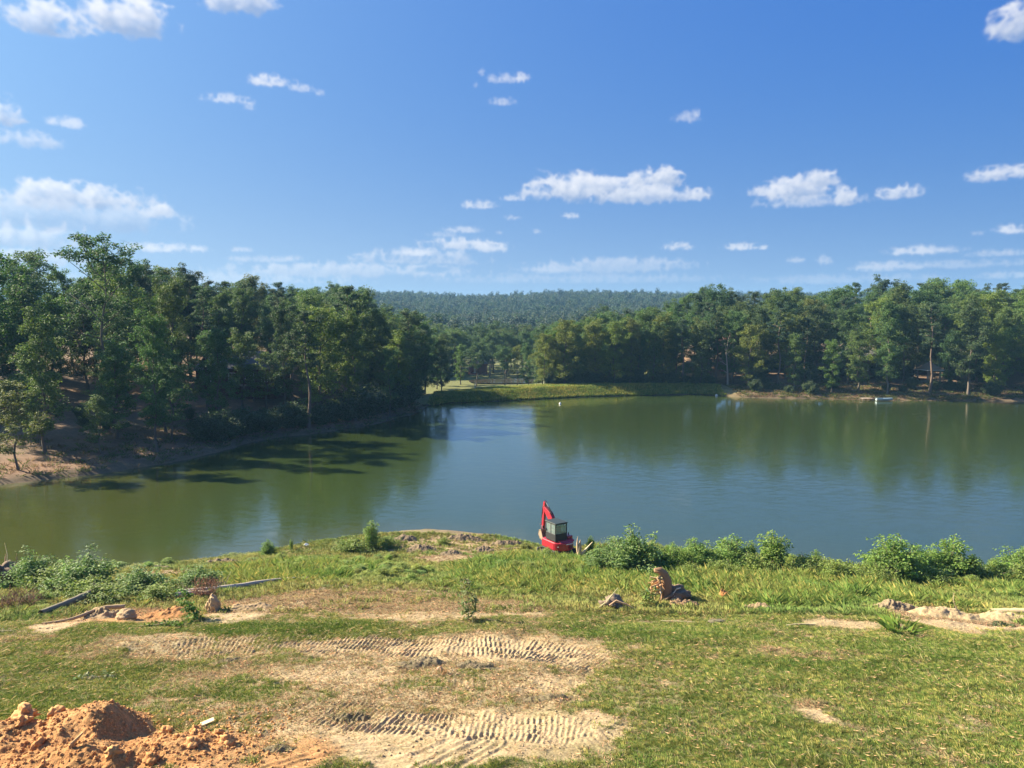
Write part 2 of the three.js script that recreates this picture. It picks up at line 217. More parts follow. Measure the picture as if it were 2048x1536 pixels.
// ---------- the ground: one sheet to the horizon, fine where the crawler marks are ----------
const soilGrain = noiseTexture(512, (i, j) => 0.36 + 0.26 * tiled(i / 4, j / 4, 128) + 0.22 * tiled(i / 11.64, j / 11.64, 44) + 0.16 * tiled(i / 32, j / 32, 16));
const soilTint = noiseTexture(512, (i, j) => { const a = tiled(i / 2, j / 2, 256), b = tiled(i / 8, j / 8, 64), c = tiled(i / 64, j / 64, 8), v = 0.70 + 0.20 * a + 0.22 * b - 0.12 * c; return [v, v * (0.985 + 0.03 * c), v * (0.96 + 0.05 * b)]; }, 3, true);
{
  const xs = [0], ds = [];
  for (let s = 0.036, x = 0; x < 1700;) { x += s; if (x > 5.5) s = x < 20 ? 0.09 : Math.min(s * 1.045, 45); xs.push(x); }
  for (let s = 0.036, x = 0; x < 1700;) { x += s; if (x > 14.2) s = x < 20 ? 0.09 : Math.min(s * 1.045, 45); xs.unshift(-x); }
  for (let d = 16.2, s = 0.08; d > -70;) { d -= s; s *= 1.18; ds.unshift(d); }
  for (let d = 16.2, s = 0.065; d < 2600;) { ds.push(d); if (d > 29) s = d < 78 ? Math.min(s * 1.022, 0.6) : d < 195 ? Math.min(s * 1.02, 0.9) : Math.min(s * 1.06, 60); d += s; }
  const nx = xs.length, nd = ds.length, pos = new Float32Array(nx * nd * 3), col = new Float32Array(nx * nd * 3), uv = new Float32Array(nx * nd * 2), idx = new Uint32Array((nx - 1) * (nd - 1) * 6);
  const C = [0, 0, 0], mixC = (r, g, b, t) => { C[0] = lerp(C[0], r, t); C[1] = lerp(C[1], g, t); C[2] = lerp(C[2], b, t); };
  let at = 0;
  for (let j = 0; j < nd; j++) for (let i = 0; i < nx; i++) {
    const x = xs[i], d = ds[j], k = j * nx + i;
    pos[k * 3] = x; pos[k * 3 + 1] = land(x, d) + relief(x, d); pos[k * 3 + 2] = -d; uv[k * 2] = x / 2.3; uv[k * 2 + 1] = d / 2.3;
    const n1 = fbm(x * 0.9, d * 0.9, 4), n2 = fbm(x * 4 + 3, d * 4, 3), n3 = fbm(x * 0.07 + 2, d * 0.07, 3);
    if (d < 72) {
      C[0] = 0.16 + 0.06 * n2; C[1] = 0.16 + 0.05 * n2; C[2] = 0.055 + 0.02 * n2;                       // turf and its dry thatch
      mixC(0.36, 0.28, 0.15, clamp(0.25 + 1.1 * n1 + 0.5 * n2));
      const t = patch('thatch', x, d), o = patch('orange', x, d), b = patch('dirt', x, d);
      mixC(0.36 + 0.1 * n2, 0.275 + 0.08 * n2, 0.155 + 0.04 * n2, clamp(t * 1.1 + 0.3 * n1));
      mixC(0.5 + 0.06 * n2, 0.36 + 0.05 * n2, 0.2 + 0.03 * n2, clamp(b * 1.25 + 0.5 * b * n1));
      mixC(0.50 + 0.06 * n2, 0.255 + 0.03 * n2, 0.095, clamp(o * 1.1 + 0.5 * o * n1));
      const s = shore(x, d); if (s < 2.5) mixC(0.23, 0.15, 0.085, (1 - sstep(0.3, 2.5, s)) * 0.9);
      if (Math.abs(x) > 25 || d < 14) mixC(0.15, 0.16, 0.055, 0.5 * sstep(25, 45, Math.max(Math.abs(x), 34 - d)));
    } else {
      const s = shore(x, d), edge = -20 - 0.135 * Math.max(0, d - 160), wl = 1 - sstep(edge - 4, edge + 2, x), wr = sstep(47, 56, x + (d - 180) * 0.1);
      C[0] = 0.21; C[1] = 0.20; C[2] = 0.055;                                                              // the dam and the fairway behind it
      mixC(0.29, 0.26, 0.08, clamp(0.4 + n1 + n3));
      mixC(0.15, 0.17, 0.045, d > 215 ? 0.75 : 0);
      mixC(0.30 + 0.12 * n1, 0.165 + 0.07 * n1, 0.095 + 0.04 * n1, wl);                                    // straw-strewn red earth under the trees
      mixC(0.22, 0.14, 0.085, wl * clamp(0.5 + 2 * n3));
      mixC(0.25 + 0.08 * n1, 0.155 + 0.05 * n1, 0.095 + 0.02 * n1, wr);
      if (s < 1.2 && s > -3) mixC(0.17, 0.12, 0.065, 0.8);
      mixC(0.055, 0.075, 0.03, sstep(330, 480, d));
    }
    col.set(C, k * 3);
    if (i && j) { const a = k - nx - 1, b = k - nx, c = k - 1; idx[at++] = a; idx[at++] = b; idx[at++] = k; idx[at++] = a; idx[at++] = k; idx[at++] = c; }
  }
  const g = new THREE.BufferGeometry();
  g.setAttribute('position', new THREE.BufferAttribute(pos, 3)); g.setAttribute('color', new THREE.BufferAttribute(col, 3)); g.setAttribute('uv', new THREE.BufferAttribute(uv, 2)); g.setIndex(new THREE.BufferAttribute(idx, 1));
  g.computeVertexNormals();
  const m = new THREE.MeshStandardMaterial({ vertexColors: true, roughness: 0.95, map: soilTint, bumpMap: soilGrain, bumpScale: 0.02 });
  tag(single('ground', g, m), 'sloping ground of mown turf, bare tan soil and red earth', 'ground', null, 'structure');
}

// ---------- the lake, and the small pond beyond the dam ----------
{
  const rip = noiseTexture(1024, (i, j) => 0.5 * tiled(i / 8, j / 4, 128) * 0.9 + 0.28 * tiled(i / 3.2 + 9, j / 2.56, 320) + 0.3 * tiled(i / 25.6, j / 16, 40) + 0.9 * tiled(i / 64, j / 32, 16), 1);
  // a sheet of fine cells, so that the silt stirred up along the banks can tint it
  const step = 2, pos = [], col = [], uv = [], idx = [], at = new Map();
  const vertex = (i, j) => {
    const key = i * 4096 + j; if (at.has(key)) return at.get(key);
    const x = -132 + i * step, d = 40 + j * step, s = -shore(x, d), n = fbm(x * 0.05, d * 0.07, 3);
    const silt = clamp(0.95 * sstep(-22, -42, x + 0.25 * (d - 70) + 8 * n) * sstep(118, 96, d) + 0.75 * (1 - sstep(0.5, 7 + 5 * n, s)) * (d < 80 ? 1 : 0.35) + 0.25 * n);
    pos.push(x, 0, -d); uv.push(x / 14, d / 14); col.push(lerp(0.033, 0.052, silt), lerp(0.052, 0.06, silt), lerp(0.012, 0.013, silt)); at.set(key, pos.length / 3 - 1); return pos.length / 3 - 1;
  };
  for (let j = 0; j < 76; j++) for (let i = 0; i < 170; i++) { if (shore(-131 + i * step, 41 + j * step) > 3.2) continue; const a = vertex(i, j), b = vertex(i + 1, j), c = vertex(i + 1, j + 1), e = vertex(i, j + 1); idx.push(a, b, c, a, c, e); }
  const g = new THREE.BufferGeometry(); g.setAttribute('position', new THREE.Float32BufferAttribute(pos, 3)); g.setAttribute('color', new THREE.Float32BufferAttribute(col, 3)); g.setAttribute('uv', new THREE.Float32BufferAttribute(uv, 2)); g.setIndex(idx); g.computeVertexNormals();
  const water = new THREE.MeshPhysicalMaterial({ vertexColors: true, roughness: 0.06, ior: 1.333, bumpMap: rip, bumpScale: 0.010, specularIntensity: 1, clearcoat: 0.6, clearcoatRoughness: 0.15 });
  tag(single('lake', g, water), 'green murky lake reflecting the sky and the woods', 'water', null, 'structure');
}
// ---------- trees and shrubs ----------
class Sheets {   // many small faces in one geometry
  constructor() { this.p = []; this.c = []; this.i = []; }
  leaf(x, y, z, ax, ay, az, bx, by, bz, fold, r, g, b) {   // a leaf from its stem along a, as wide as b, folded along its rib
    const n = this.p.length / 3, nx = (ay * bz - az * by) * fold, ny = (az * bx - ax * bz) * fold, nz = (ax * by - ay * bx) * fold;
    this.p.push(x, y, z, x + ax * 0.45 + bx * 0.5 + nx, y + ay * 0.45 + by * 0.5 + ny, z + az * 0.45 + bz * 0.5 + nz, x + ax, y + ay, z + az, x + ax * 0.45 - bx * 0.5 + nx, y + ay * 0.45 - by * 0.5 + ny, z + az * 0.45 - bz * 0.5 + nz);
    for (let k = 0; k < 4; k++) this.c.push(r, g, b);
    this.i.push(n, n + 1, n + 2, n, n + 2, n + 3);
  }
  blade(x, y, z, dx, dz, h, w, bend, r, g, b) {   // a grass blade of two faces, bending to (dx, dz)
    const n = this.p.length / 3, px = -dz * w, pz = dx * w;
    this.p.push(x - px, y, z - pz, x + px, y, z + pz, x + dx * bend * 0.35 + px * 0.7, y + h * 0.6, z + dz * bend * 0.35 + pz * 0.7, x + dx * bend, y + h * 0.97, z + dz * bend);
    for (let k = 0; k < 4; k++) this.c.push(r, g, b);
    this.i.push(n, n + 1, n + 2, n, n + 2, n + 3);
  }
  tube(pts, radii, sides, r, g, b) {
    const n = this.p.length / 3, T = new THREE.Vector3(), U = new THREE.Vector3(), V = new THREE.Vector3();
    pts.forEach((q, k) => {
      T.subVectors(pts[Math.min(k + 1, pts.length - 1)], pts[Math.max(k - 1, 0)]).normalize();
      U.set(Math.abs(T.y) > 0.9 ? 1 : 0, Math.abs(T.y) > 0.9 ? 0 : 1, 0).cross(T).normalize(); V.crossVectors(T, U);
      for (let s = 0; s < sides; s++) { const a = s / sides * 2 * Math.PI, c = Math.cos(a) * radii[k], d = Math.sin(a) * radii[k]; this.p.push(q.x + U.x * c + V.x * d, q.y + U.y * c + V.y * d, q.z + U.z * c + V.z * d); this.c.push(r, g, b); }
      if (k) for (let s = 0; s < sides; s++) { const a = n + (k - 1) * sides + s, b2 = n + (k - 1) * sides + (s + 1) % sides; this.i.push(a, b2, b2 + sides, a, b2 + sides, a + sides); }
    });
    const last = n + (pts.length - 1) * sides; for (let s = 2; s < sides; s++) this.i.push(last, last + s - 1, last + s);
  }
  build(smooth) {
    const g = new THREE.BufferGeometry(); g.setAttribute('position', new THREE.Float32BufferAttribute(this.p, 3)); g.setAttribute('color', new THREE.Float32BufferAttribute(this.c, 3)); g.setIndex(this.i);
    if (smooth) g.computeVertexNormals(); else { const f = g.toNonIndexed(); f.computeVertexNormals(); return f; }
    return g;
  }
}
const BARK = new THREE.MeshStandardMaterial({ vertexColors: true, roughness: 0.95 });
const LEAF = leafy(1, 1, 1, 0.55), LEAVES = [LEAF, leafy(1.16, 1.06, 0.85, 0.55), leafy(0.78, 0.92, 1.1, 0.5), leafy(1.12, 1.2, 0.9, 0.55), leafy(0.95, 0.85, 0.95, 0.5)];
const V3 = (x, y, z) => new THREE.Vector3(x, y, z);
function clump(S, R, c, rc, flat, n, size, tint, jit) {
  for (let k = 0; k < n; k++) {
    const th = R() * 6.2832, cz = R() * 2 - 1, sz = Math.sqrt(1 - cz * cz), q = rc * Math.pow(R(), 0.45), ox = Math.cos(th) * sz, oz = Math.sin(th) * sz;
    const x = c.x + ox * q, y = c.y + cz * q * flat, z = c.z + oz * q;
    let ax = ox * 0.7 + (R() - 0.5) * 1.5, ay = -0.25 + (R() - 0.5) * 1.1, az = oz * 0.7 + (R() - 0.5) * 1.5, l = size * (0.7 + 0.6 * R()) / Math.hypot(ax, ay, az); ax *= l; ay *= l; az *= l;
    let bx = az + (R() - 0.5) * size, by = (R() - 0.5) * size * 1.1, bz = -ax + (R() - 0.5) * size; l = size * (0.5 + 0.35 * R()) / Math.hypot(bx, by, bz); bx *= l; by *= l; bz *= l;
    const v = 1 + jit * (R() - 0.5), w = (R() - 0.5) * jit * 0.5;
    S.leaf(x, y, z, ax, ay, az, bx, by, bz, (R() - 0.5) * 1.2 / size, tint[0] * (v + w), tint[1] * v, tint[2] * (v - w));
  }
}
function growTree(o) {   // [trunk geometry, crown geometry]
  const R = RNG(o.seed), T = new Sheets(), S = new Sheets(), { H, cb, rad: CR, limbs } = o, bark = o.bark ?? [0.13, 0.105, 0.08];
  const lean = V3((R() - 0.5) * 0.08 * H, 0, (R() - 0.5) * 0.08 * H), wob = 0.012 * H, stem = [], sr = [], tr = o.trunk ?? H * 0.0115 + 0.03;
  for (let k = 0; k <= 10; k++) { const t = k / 10; stem.push(V3(lean.x * t * t + wob * Math.sin(k * 1.3 + o.seed), H * 0.95 * t - 0.3 * (k === 0), lean.z * t * t + wob * Math.cos(k * 1.1 + o.seed * 2))); sr.push(tr * (1 - 0.9 * t) * (k === 0 ? 1.45 : 1)); }
  T.tube(stem, sr, 7, ...bark);
  const on = (t) => { const q = clamp(t) * 10, i = Math.min(9, Math.floor(q)); return stem[i].clone().lerp(stem[i + 1], q - i); };
  for (let i = 0; i < limbs; i++) {
    const u = (i + 0.3 + 0.5 * R()) / limbs, t = cb + (1 - cb) * u * 0.97, p0 = on(t), az = i * 2.39996 + R() * 0.9, len = CR * o.shape(u) * (0.65 + 0.55 * R());
    const rise = lerp(o.rise?.[0] ?? 0.25, o.rise?.[1] ?? 1.1, u) + (R() - 0.5) * 0.3, dir = V3(Math.cos(az), rise, Math.sin(az)).normalize(), pts = [], rr = [];
    const kink = V3((R() - 0.5), (R() - 0.5) * 0.6, (R() - 0.5)).multiplyScalar(len * 0.25);
    for (let k = 0; k <= 4; k++) { const f = k / 4; pts.push(p0.clone().addScaledVector(dir, len * f).addScaledVector(kink, Math.sin(f * 3.1)).add(V3(0, (o.sag ?? 0.06) * len * f * f * (u < 0.5 ? -1 : 1), 0))); rr.push(Math.max(0.012, tr * 0.38 * (1 - u * 0.55) * (1 - 0.85 * f))); }
    T.tube(pts, rr, 5, ...bark);
    const n = Math.max(2, Math.round(o.clumps * (0.45 + 0.75 * len / CR)));
    for (let k = 0; k < n; k++) {
      const f = 0.32 + 0.72 * (k + R() * 0.7) / n, q = Math.min(3.999, f * 4), a = Math.floor(q), c = pts[a].clone().lerp(pts[a + 1], q - a);
      const spread = len * 0.34; c.add(V3((R() - 0.5) * spread * 1.3, (R() - 0.35) * spread * 0.9, (R() - 0.5) * spread * 1.3));
      if (R() < 0.5) T.tube([pts[Math.min(4, a + (R() < 0.5 ? 0 : 1))], c], [0.02, 0.008], 3, ...bark);
      if (R() < (o.gaps ?? 0.08)) continue;
            clump(S, R, c, o.clump * (0.6 + 0.65 * R()), o.flat ?? 0.78, Math.round(o.leaves * (0.55 + 0.8 * R())), o.leaf, o.tint, o.jitter ?? 0.6);
    }
  }
  const top = on(1); for (let k = 0; k < 3; k++) clump(S, R, top.clone().add(V3((R() - 0.5) * o.clump * 1.6, -0.3 * k * o.clump, (R() - 0.5) * o.clump * 1.6)), o.clump * 0.8, 0.9, Math.round(o.leaves * 0.8), o.leaf, o.tint, 0.5);
  return [T.build(true), S.build(false)];
}
const dome = (u) => 0.35 + 0.95 * Math.sin(Math.PI * (0.16 + 0.72 * (1 - u)) ) * (1 - 0.55 * u * u), cone = (u) => 1.05 - 0.85 * u, egg = (u) => 0.45 + 0.7 * Math.sin(Math.PI * (0.1 + 0.78 * u)), tuft = (u) => 0.5 + 0.6 * Math.sin(Math.PI * u);
const G1 = [0.125, 0.205, 0.034], G2 = [0.092, 0.172, 0.038], G3 = [0.175, 0.228, 0.032], G4 = [0.07, 0.13, 0.044];
const KINDS = {
  oak: [1, 2, 3].map((s) => growTree({ seed: 100 + s, H: 20, cb: 0.12, rad: 5.2, limbs: 26, clumps: 7, clump: 1.0, leaves: 80, leaf: 0.36, tint: [G1, G2, G3][s - 1], shape: dome })),
  tall: [1, 2, 3].map((s) => growTree({ seed: 200 + s, H: 22, cb: 0.2, rad: 3.9, limbs: 28, clumps: 6, clump: 0.9, leaves: 78, leaf: 0.34, tint: [G2, G1, G4][s - 1], shape: egg, rise: [0.35, 1.3] })),
  slim: [1, 2, 3].map((s) => growTree({ seed: 300 + s, H: 16, cb: 0.12, rad: 2.9, limbs: 26, clumps: 5, clump: 0.75, leaves: 72, leaf: 0.3, tint: [G3, G1, G2][s - 1], shape: egg, rise: [0.3, 1.4] })),
  young: [1, 2].map((s) => growTree({ seed: 400 + s, H: 10, cb: 0.2, rad: 2.6, limbs: 17, clumps: 5, clump: 0.55, leaves: 62, leaf: 0.24, tint: [G3, G1][s - 1], shape: dome, trunk: 0.11 })),
  pine: [1, 2].map((s) => growTree({ seed: 500 + s, H: 23, cb: 0.52, rad: 3.0, limbs: 18, clumps: 5, clump: 0.7, leaves: 80, leaf: 0.3, tint: G4, shape: tuft, rise: [0, 0.9], flat: 0.55, gaps: 0.15, bark: [0.16, 0.11, 0.08] })),
  clear: [1, 2].map((s) => growTree({ seed: 700 + s, H: 18, cb: 0.42, rad: 4.6, limbs: 20, clumps: 6, clump: 0.95, leaves: 74, leaf: 0.36, tint: [G1, G2][s - 1], shape: dome })),
  open: [1].map((s) => growTree({ seed: 611, H: 27, cb: 0.42, rad: 7.2, limbs: 17, clumps: 8, clump: 1.05, leaves: 70, leaf: 0.4, tint: G2, shape: dome, rise: [0.35, 1.2], gaps: 0.24 })),
};
function plant(kind, v, name, x, d, H, turn, label, category, group, wide = 1) {
  const list = KINDS[kind], [t, c] = list[v % list.length], o = base(name, [x, land(x, d) - 0.05, -d], turn), s = H / { oak: 20, tall: 22, slim: 16, young: 10, pine: 23, open: 27, clear: 18 }[kind];
  o.scale.set(s * wide, s, s * wide); part('trunk', t, BARK, o); part('crown', c, LEAVES[Math.floor(Math.abs(Math.sin(x * 12.9898 + d * 78.233)) * 4997) % 5], o);
  return tag(o, label, category, group);
}
const T0 = Date.now(), rows = {};
const NTH = ['first', 'second', 'third', 'fourth', 'fifth', 'sixth', 'seventh', 'eighth', 'ninth', 'tenth', 'eleventh', 'twelfth', 'thirteenth', 'fourteenth', 'fifteenth', 'sixteenth', 'seventeenth', 'eighteenth', 'nineteenth', 'twentieth'];
const nth = (i) => i < 20 ? NTH[i] : 'twenty-' + NTH[i - 20];
const LOOK = { oak: 'broad rounded tree', tall: 'tall narrow tree', slim: 'slender tree', clear: 'high-crowned tree', young: 'small tree', pine: 'dark pine' };
function inRow(o, wood, row, kind, x, d) { (rows[wood + '|' + row] ??= []).push([x / d, o, kind]); }
function nameRows() {   // every tree of a wood by its look, its row and its place in the row
  for (const k in rows) { const [wood, row] = k.split('|'), many = rows[k].sort((a, b) => a[0] - b[0]); many.forEach(([, o, kind], i) => { o.userData.label = LOOK[kind] + ', ' + nth(i) + ' from left in ' + row + ' row of ' + wood; }); }
}
// the left bank: a few that stand free at the water, then the wood behind them
const FREE = [
  ['young', 0, -58, 89, 10.5, 'small leafy tree at the far left water edge, lowest crown', 1.25],
  ['slim', 0, -58.6, 95.5, 17, 'slender tree with a long bare trunk near the far left shore', 0.9],
  ['tall', 0, -46.9, 100.5, 17.5, 'tall straight tree nearest the water on the sunlit left bank', 0.75],
  ['young', 1, -47.8, 107.5, 11, 'short broad tree right of the tallest left bank trunk', 1.2],
  ['slim', 1, -45.5, 118.5, 15, 'slim tree with a dark trunk beside the dark shoreline bushes', 0.9],
  ['slim', 2, -54, 104, 13, 'yellow green tree between two bare trunks on the left bank', 1.2],
  ['open', 0, -60, 113, 26, 'tallest tree of the left wood, open crown above the skyline', 1],
  ['oak', 1, -73, 108, 22.5, 'big round-topped tree at the left edge of the picture', 1],
  ['oak', 0, -53.5, 121, 21, 'tall tree just right of the highest crown, on the left', 0.75],
  ['young', 1, -22.3, 140, 12.5, 'small pale yellow-green tree glowing against the dark wood', 0.7],
  ['tall', 1, -31, 152, 21.5, 'tall open-topped tree at the middle of the left skyline', 1],
  ['young', 0, -52.5, 97, 7.5, 'low leafy tree near the water in the middle of the sunlit left slope', 1.3],
  ['young', 1, -63, 100, 8.5, 'low round tree up the slope behind the far left small tree', 1.3],
  ['slim', 1, -50.5, 111, 12, 'slender leafy tree above the middle of the left slope', 1.2],
  ['young', 0, -57, 109, 9, 'small round tree under the tallest tree of the left wood', 1.3],
  ['slim', 0, -46, 131, 13, 'slender tree before the left half of the brick house', 1.2],
  ['slim', 2, -51.5, 130, 12.5, 'slender tree before the left end of the brick house', 1.2],
  ['young', 1, -42.6, 133, 10, 'small tree before the right end of the brick house', 1.3],
  ['tall', 0, -19.5, 172, 15.5, 'tall dark tree nearest the left end of the dam', 1],
  ['oak', 1, -16.6, 180, 13.5, 'round dark tree behind the left end of the dam', 0.85],
  ['oak', 0, -22.5, 180, 15.5, 'broad dark tree at the right edge of the left bank wood', 0.9],
  ['tall', 2, -38, 128, 19, 'tree with a pale bent trunk beside the brick house', 0.8],
];
const stand = [];
for (const [k, v, x, d, H, label, w] of FREE) { plant(k, v, k === 'pine' ? 'pine_tree' : 'broadleaf_tree', x, d, H, v * 2.1 + x, label, 'tree', null, w); stand.push([x, d]); }
const HOUSE_L = [-48, 143], HOUSE_R = [87, 196], GAZEBO = [101, 186];
function wood(seed, tries, pick, gap, count, each) {
  const R = RNG(seed); let n = 0;
  for (let k = 0; k < tries && n < count; k++) {
    const [x, d] = pick(R), s = shore(x, d); if (s < 2) continue;
    const g = gap(x, d, s); if (!g || stand.some(([a, b]) => (a - x) ** 2 + (b - d) ** 2 < g * g)) continue;
    stand.push([x, d]); each(x, d, s, R, n++);
  }
  return n;
}
const clear = (x, d, [hx, hd], rx, front) => Math.abs(x - hx) < rx && d > hd - front && d < hd + 9;
const nL = wood(11, 9000, (R) => [-125 + 108 * R(), 84 + 120 * R()], (x, d, s) => {
  const edge = -19 - 0.135 * Math.max(0, d - 160);
  if (x > edge - 1 || x < -0.8 * d - 4 || s > 62 || clear(x, d, HOUSE_L, 8, 8)) return 0;
  if (s < 22 && x < -50 && d < 118) return 0; if (d < 124 && s < 17) return 12; if (x < -40 && d < 140 && s < 40) return 7.9; return s < 30 ? 5.4 : 6.0;
}, 125, (x, d, s, R, n) => {
  const q = R(), kind = s < 12 && d < 122 ? (q < 0.6 ? 'slim' : 'young') : q < 0.4 ? 'oak' : q < 0.72 ? 'tall' : q < 0.9 ? 'slim' : 'pine';
  const tall = 17.2 + 2.6 * sstep(-54, -68, x) + 1.8 * sstep(-46, -36, x) + (kind === 'pine' ? 2 : 0), H = (kind === 'young' ? 10 : kind === 'slim' ? 15 : tall) * (0.86 + 0.26 * R());
  inRow(plant(kind, Math.floor(R() * 3), kind === 'pine' ? 'pine_tree' : 'broadleaf_tree', x, d, H, R() * 6.28, '', 'tree', 'trees of the left bank wood', 0.9 + 0.25 * R()), 'the left bank wood', s < 14 ? 'front' : s < 24 ? 'second' : s < 36 ? 'third' : s < 48 ? 'fourth' : 'back', kind, x, d);
});
// the wood behind the dam, and the wood on the right bank
plant('oak', 2, 'broadleaf_tree', 56.5, 183.5, 15, 1, 'bright green rounded tree overhanging the right end of the dam', 'tree', null, 1.15); stand.push([56.5, 183.5]);
plant('slim', 0, 'broadleaf_tree', 20.5, 189, 15, 2, 'olive brown tinged tree at the front of the wood behind the dam', 'tree', null, 1.2); stand.push([20.5, 189]);
const nD = wood(12, 7000, (R) => [2 + 54 * R(), 186 + 44 * R()], (x, d) => { const lo = 7 + (d - 186) * 0.03; return x < lo || (x > 48 && d < 190) || Math.hypot(x - 52.6, d - 187) < 3.5 ? 0 : d < 196 ? 4.0 : 5.2; }, 78, (x, d, s, R) => {
  const q = R(), kind = d < 194 && q < 0.6 ? 'slim' : q < 0.45 ? 'tall' : q < 0.85 ? 'oak' : 'pine', H = (kind === 'slim' ? 12.5 : d < 200 ? 14.2 : 16.5) * (0.88 + 0.24 * R()) + 3.2 * sstep(10, 50, x);
  inRow(plant(kind, Math.floor(R() * 3), kind === 'pine' ? 'pine_tree' : 'broadleaf_tree', x, d, H, R() * 6.28, '', 'tree', 'trees of the wood behind the dam', 0.9 + 0.2 * R()), 'the wood behind the dam', d < 195 ? 'front' : d < 206 ? 'second' : 'back', kind, x, d);
});
const nR = wood(13, 9000, (R) => [55 + 95 * R(), 171 + 62 * R()], (x, d, s) => s < 3 || x > 0.76 * d || clear(x, d, HOUSE_R, 9, 6) || Math.hypot(x - GAZEBO[0], d - GAZEBO[1]) < 5.5 ? 0 : s < 14 ? 6.5 : 5.8, 98, (x, d, s, R) => {
  const q = R(), kind = s < 14 && q < 0.55 ? 'slim' : q < 0.5 ? 'oak' : q < 0.85 ? 'tall' : 'pine', H = (kind === 'slim' ? 14 : 18.6 + 1.2 * sstep(80, 110, x)) * (0.86 + 0.24 * R());
  inRow(plant(kind, Math.floor(R() * 3), kind === 'pine' ? 'pine_tree' : 'broadleaf_tree', x, d, H, R() * 6.28, '', 'tree', 'trees of the wood on the right bank', 0.95 + 0.25 * R()), 'the right bank wood', s < 15 ? 'front' : s < 28 ? 'second' : s < 42 ? 'third' : 'back', kind, x, d);
});
// trees round the fairway and the pond in the gap beyond the dam
const GAP = [[-10.8, 236, 13, 'clear', 'thin dark trunk left of the pond beyond the dam'], [-2.2, 236, 12, 'clear', 'small tree standing before the middle of the pond'], [1.6, 235, 12.5, 'young', 'small round tree before the right end of the pond'], [4.8, 231, 13, 'slim', 'slender tree at the left edge of the wood behind the dam'],
  [-22, 226, 13, 'oak', 'dark leafy tree at the left edge of the gap beyond the dam'], [-21.5, 236, 14, 'slim', 'tree with twin trunks left of the fairway beyond the dam'], [-16, 240, 12.5, 'slim', 'tree beside the fairway with a light lower crown'], [-25, 190, 14, 'tall', 'tall tree where the dam meets the left bank'], [-29, 200, 15, 'oak', 'round tree behind the dam end on the left']];
for (const [x, d, H, k, label] of GAP) { plant(k, Math.abs(Math.round(x)), 'broadleaf_tree', x, d, H, x, label, 'tree'); stand.push([x, d]); }
wood(15, 4000, (R) => [-60 + 80 * R(), 266 + 22 * R()], (x, d) => Math.hypot(x + 12.5, d - 282) < 6 ? 0 : 5, 34, (x, d, s, R) => {
  inRow(plant('clear', Math.floor(R() * 2), 'broadleaf_tree', x, d, 13.5 + 3 * R(), R() * 6.28, '', 'tree', 'trees of the wood at the pond edge', 1), 'the pond edge wood', d < 277 ? 'front' : 'back', 'clear', x, d);
});
const nG = wood(14, 3000, (R) => [-75 + 115 * R(), 285 + 50 * R()], (x, d) => 6.5, 58, (x, d, s, R) => {
  const k = ['oak', 'tall', 'oak', 'pine'][Math.floor(R() * 4)], H = 14.5 + 4 * R();
  inRow(plant(k, Math.floor(R() * 3), k === 'pine' ? 'pine_tree' : 'broadleaf_tree', x, d, H, R() * 6.28, '', 'tree', 'trees of the wood beyond the pond', 1.15), 'the wood beyond the pond', d < 302 ? 'front' : 'back', k, x, d);
});
nameRows();
// the bare dying tree at the right end of the dam
{
  const R = RNG(8), T = new Sheets(), S = new Sheets(), bark = [0.42, 0.33, 0.25], o = base('dead_tree', [52.6, land(52.6, 187) - 0.1, -187]);
  const stem = [V3(0, 0, 0), V3(-0.1, 3, 0), V3(-0.4, 6, 0.2), V3(-0.6, 8.3, 0)]; T.tube(stem, [0.26, 0.21, 0.16, 0.12], 7, ...bark);
  for (const [a, b, c, h] of [[-2.6, 10.6, 0.5, 8.2], [-1.4, 12, -0.6, 8.2], [1.3, 11.2, 0.3, 8], [2.6, 10, -0.2, 7.6], [-2, 4.2, 0.6, 3.1], [-2.4, 6.2, 0.2, 5], [0.2, 12.8, 0.4, 8.3]]) {
    const p0 = V3(-0.5 * h / 8.3, h, 0), p1 = V3(a * 0.45 - 0.3, lerp(h, b, 0.65), c * 0.4), p2 = V3(a, b, c); T.tube([p0, p1, p2], [0.1, 0.06, 0.02], 5, ...bark);
    for (let k = 0; k < 4; k++) { const q = p1.clone().lerp(p2, 0.4 + 0.6 * R()).add(V3((R() - 0.5) * 1.2, (R() - 0.4), (R() - 0.5) * 1.2)); T.tube([p1.clone().lerp(p2, R()), q], [0.03, 0.01], 3, ...bark); if (k < 2 && (a < -1 || b < 7)) clump(S, R, q, 0.5, 0.7, 30, 0.24, [0.26, 0.07, 0.05], 0.5); }
  }
  part('trunk', T.build(true), BARK, o); part('withered_leaves', S.build(false), LEAF, o);
  tag(o, 'pale bare tree with a few rust red leaves at the right end of the dam', 'dead tree');
}
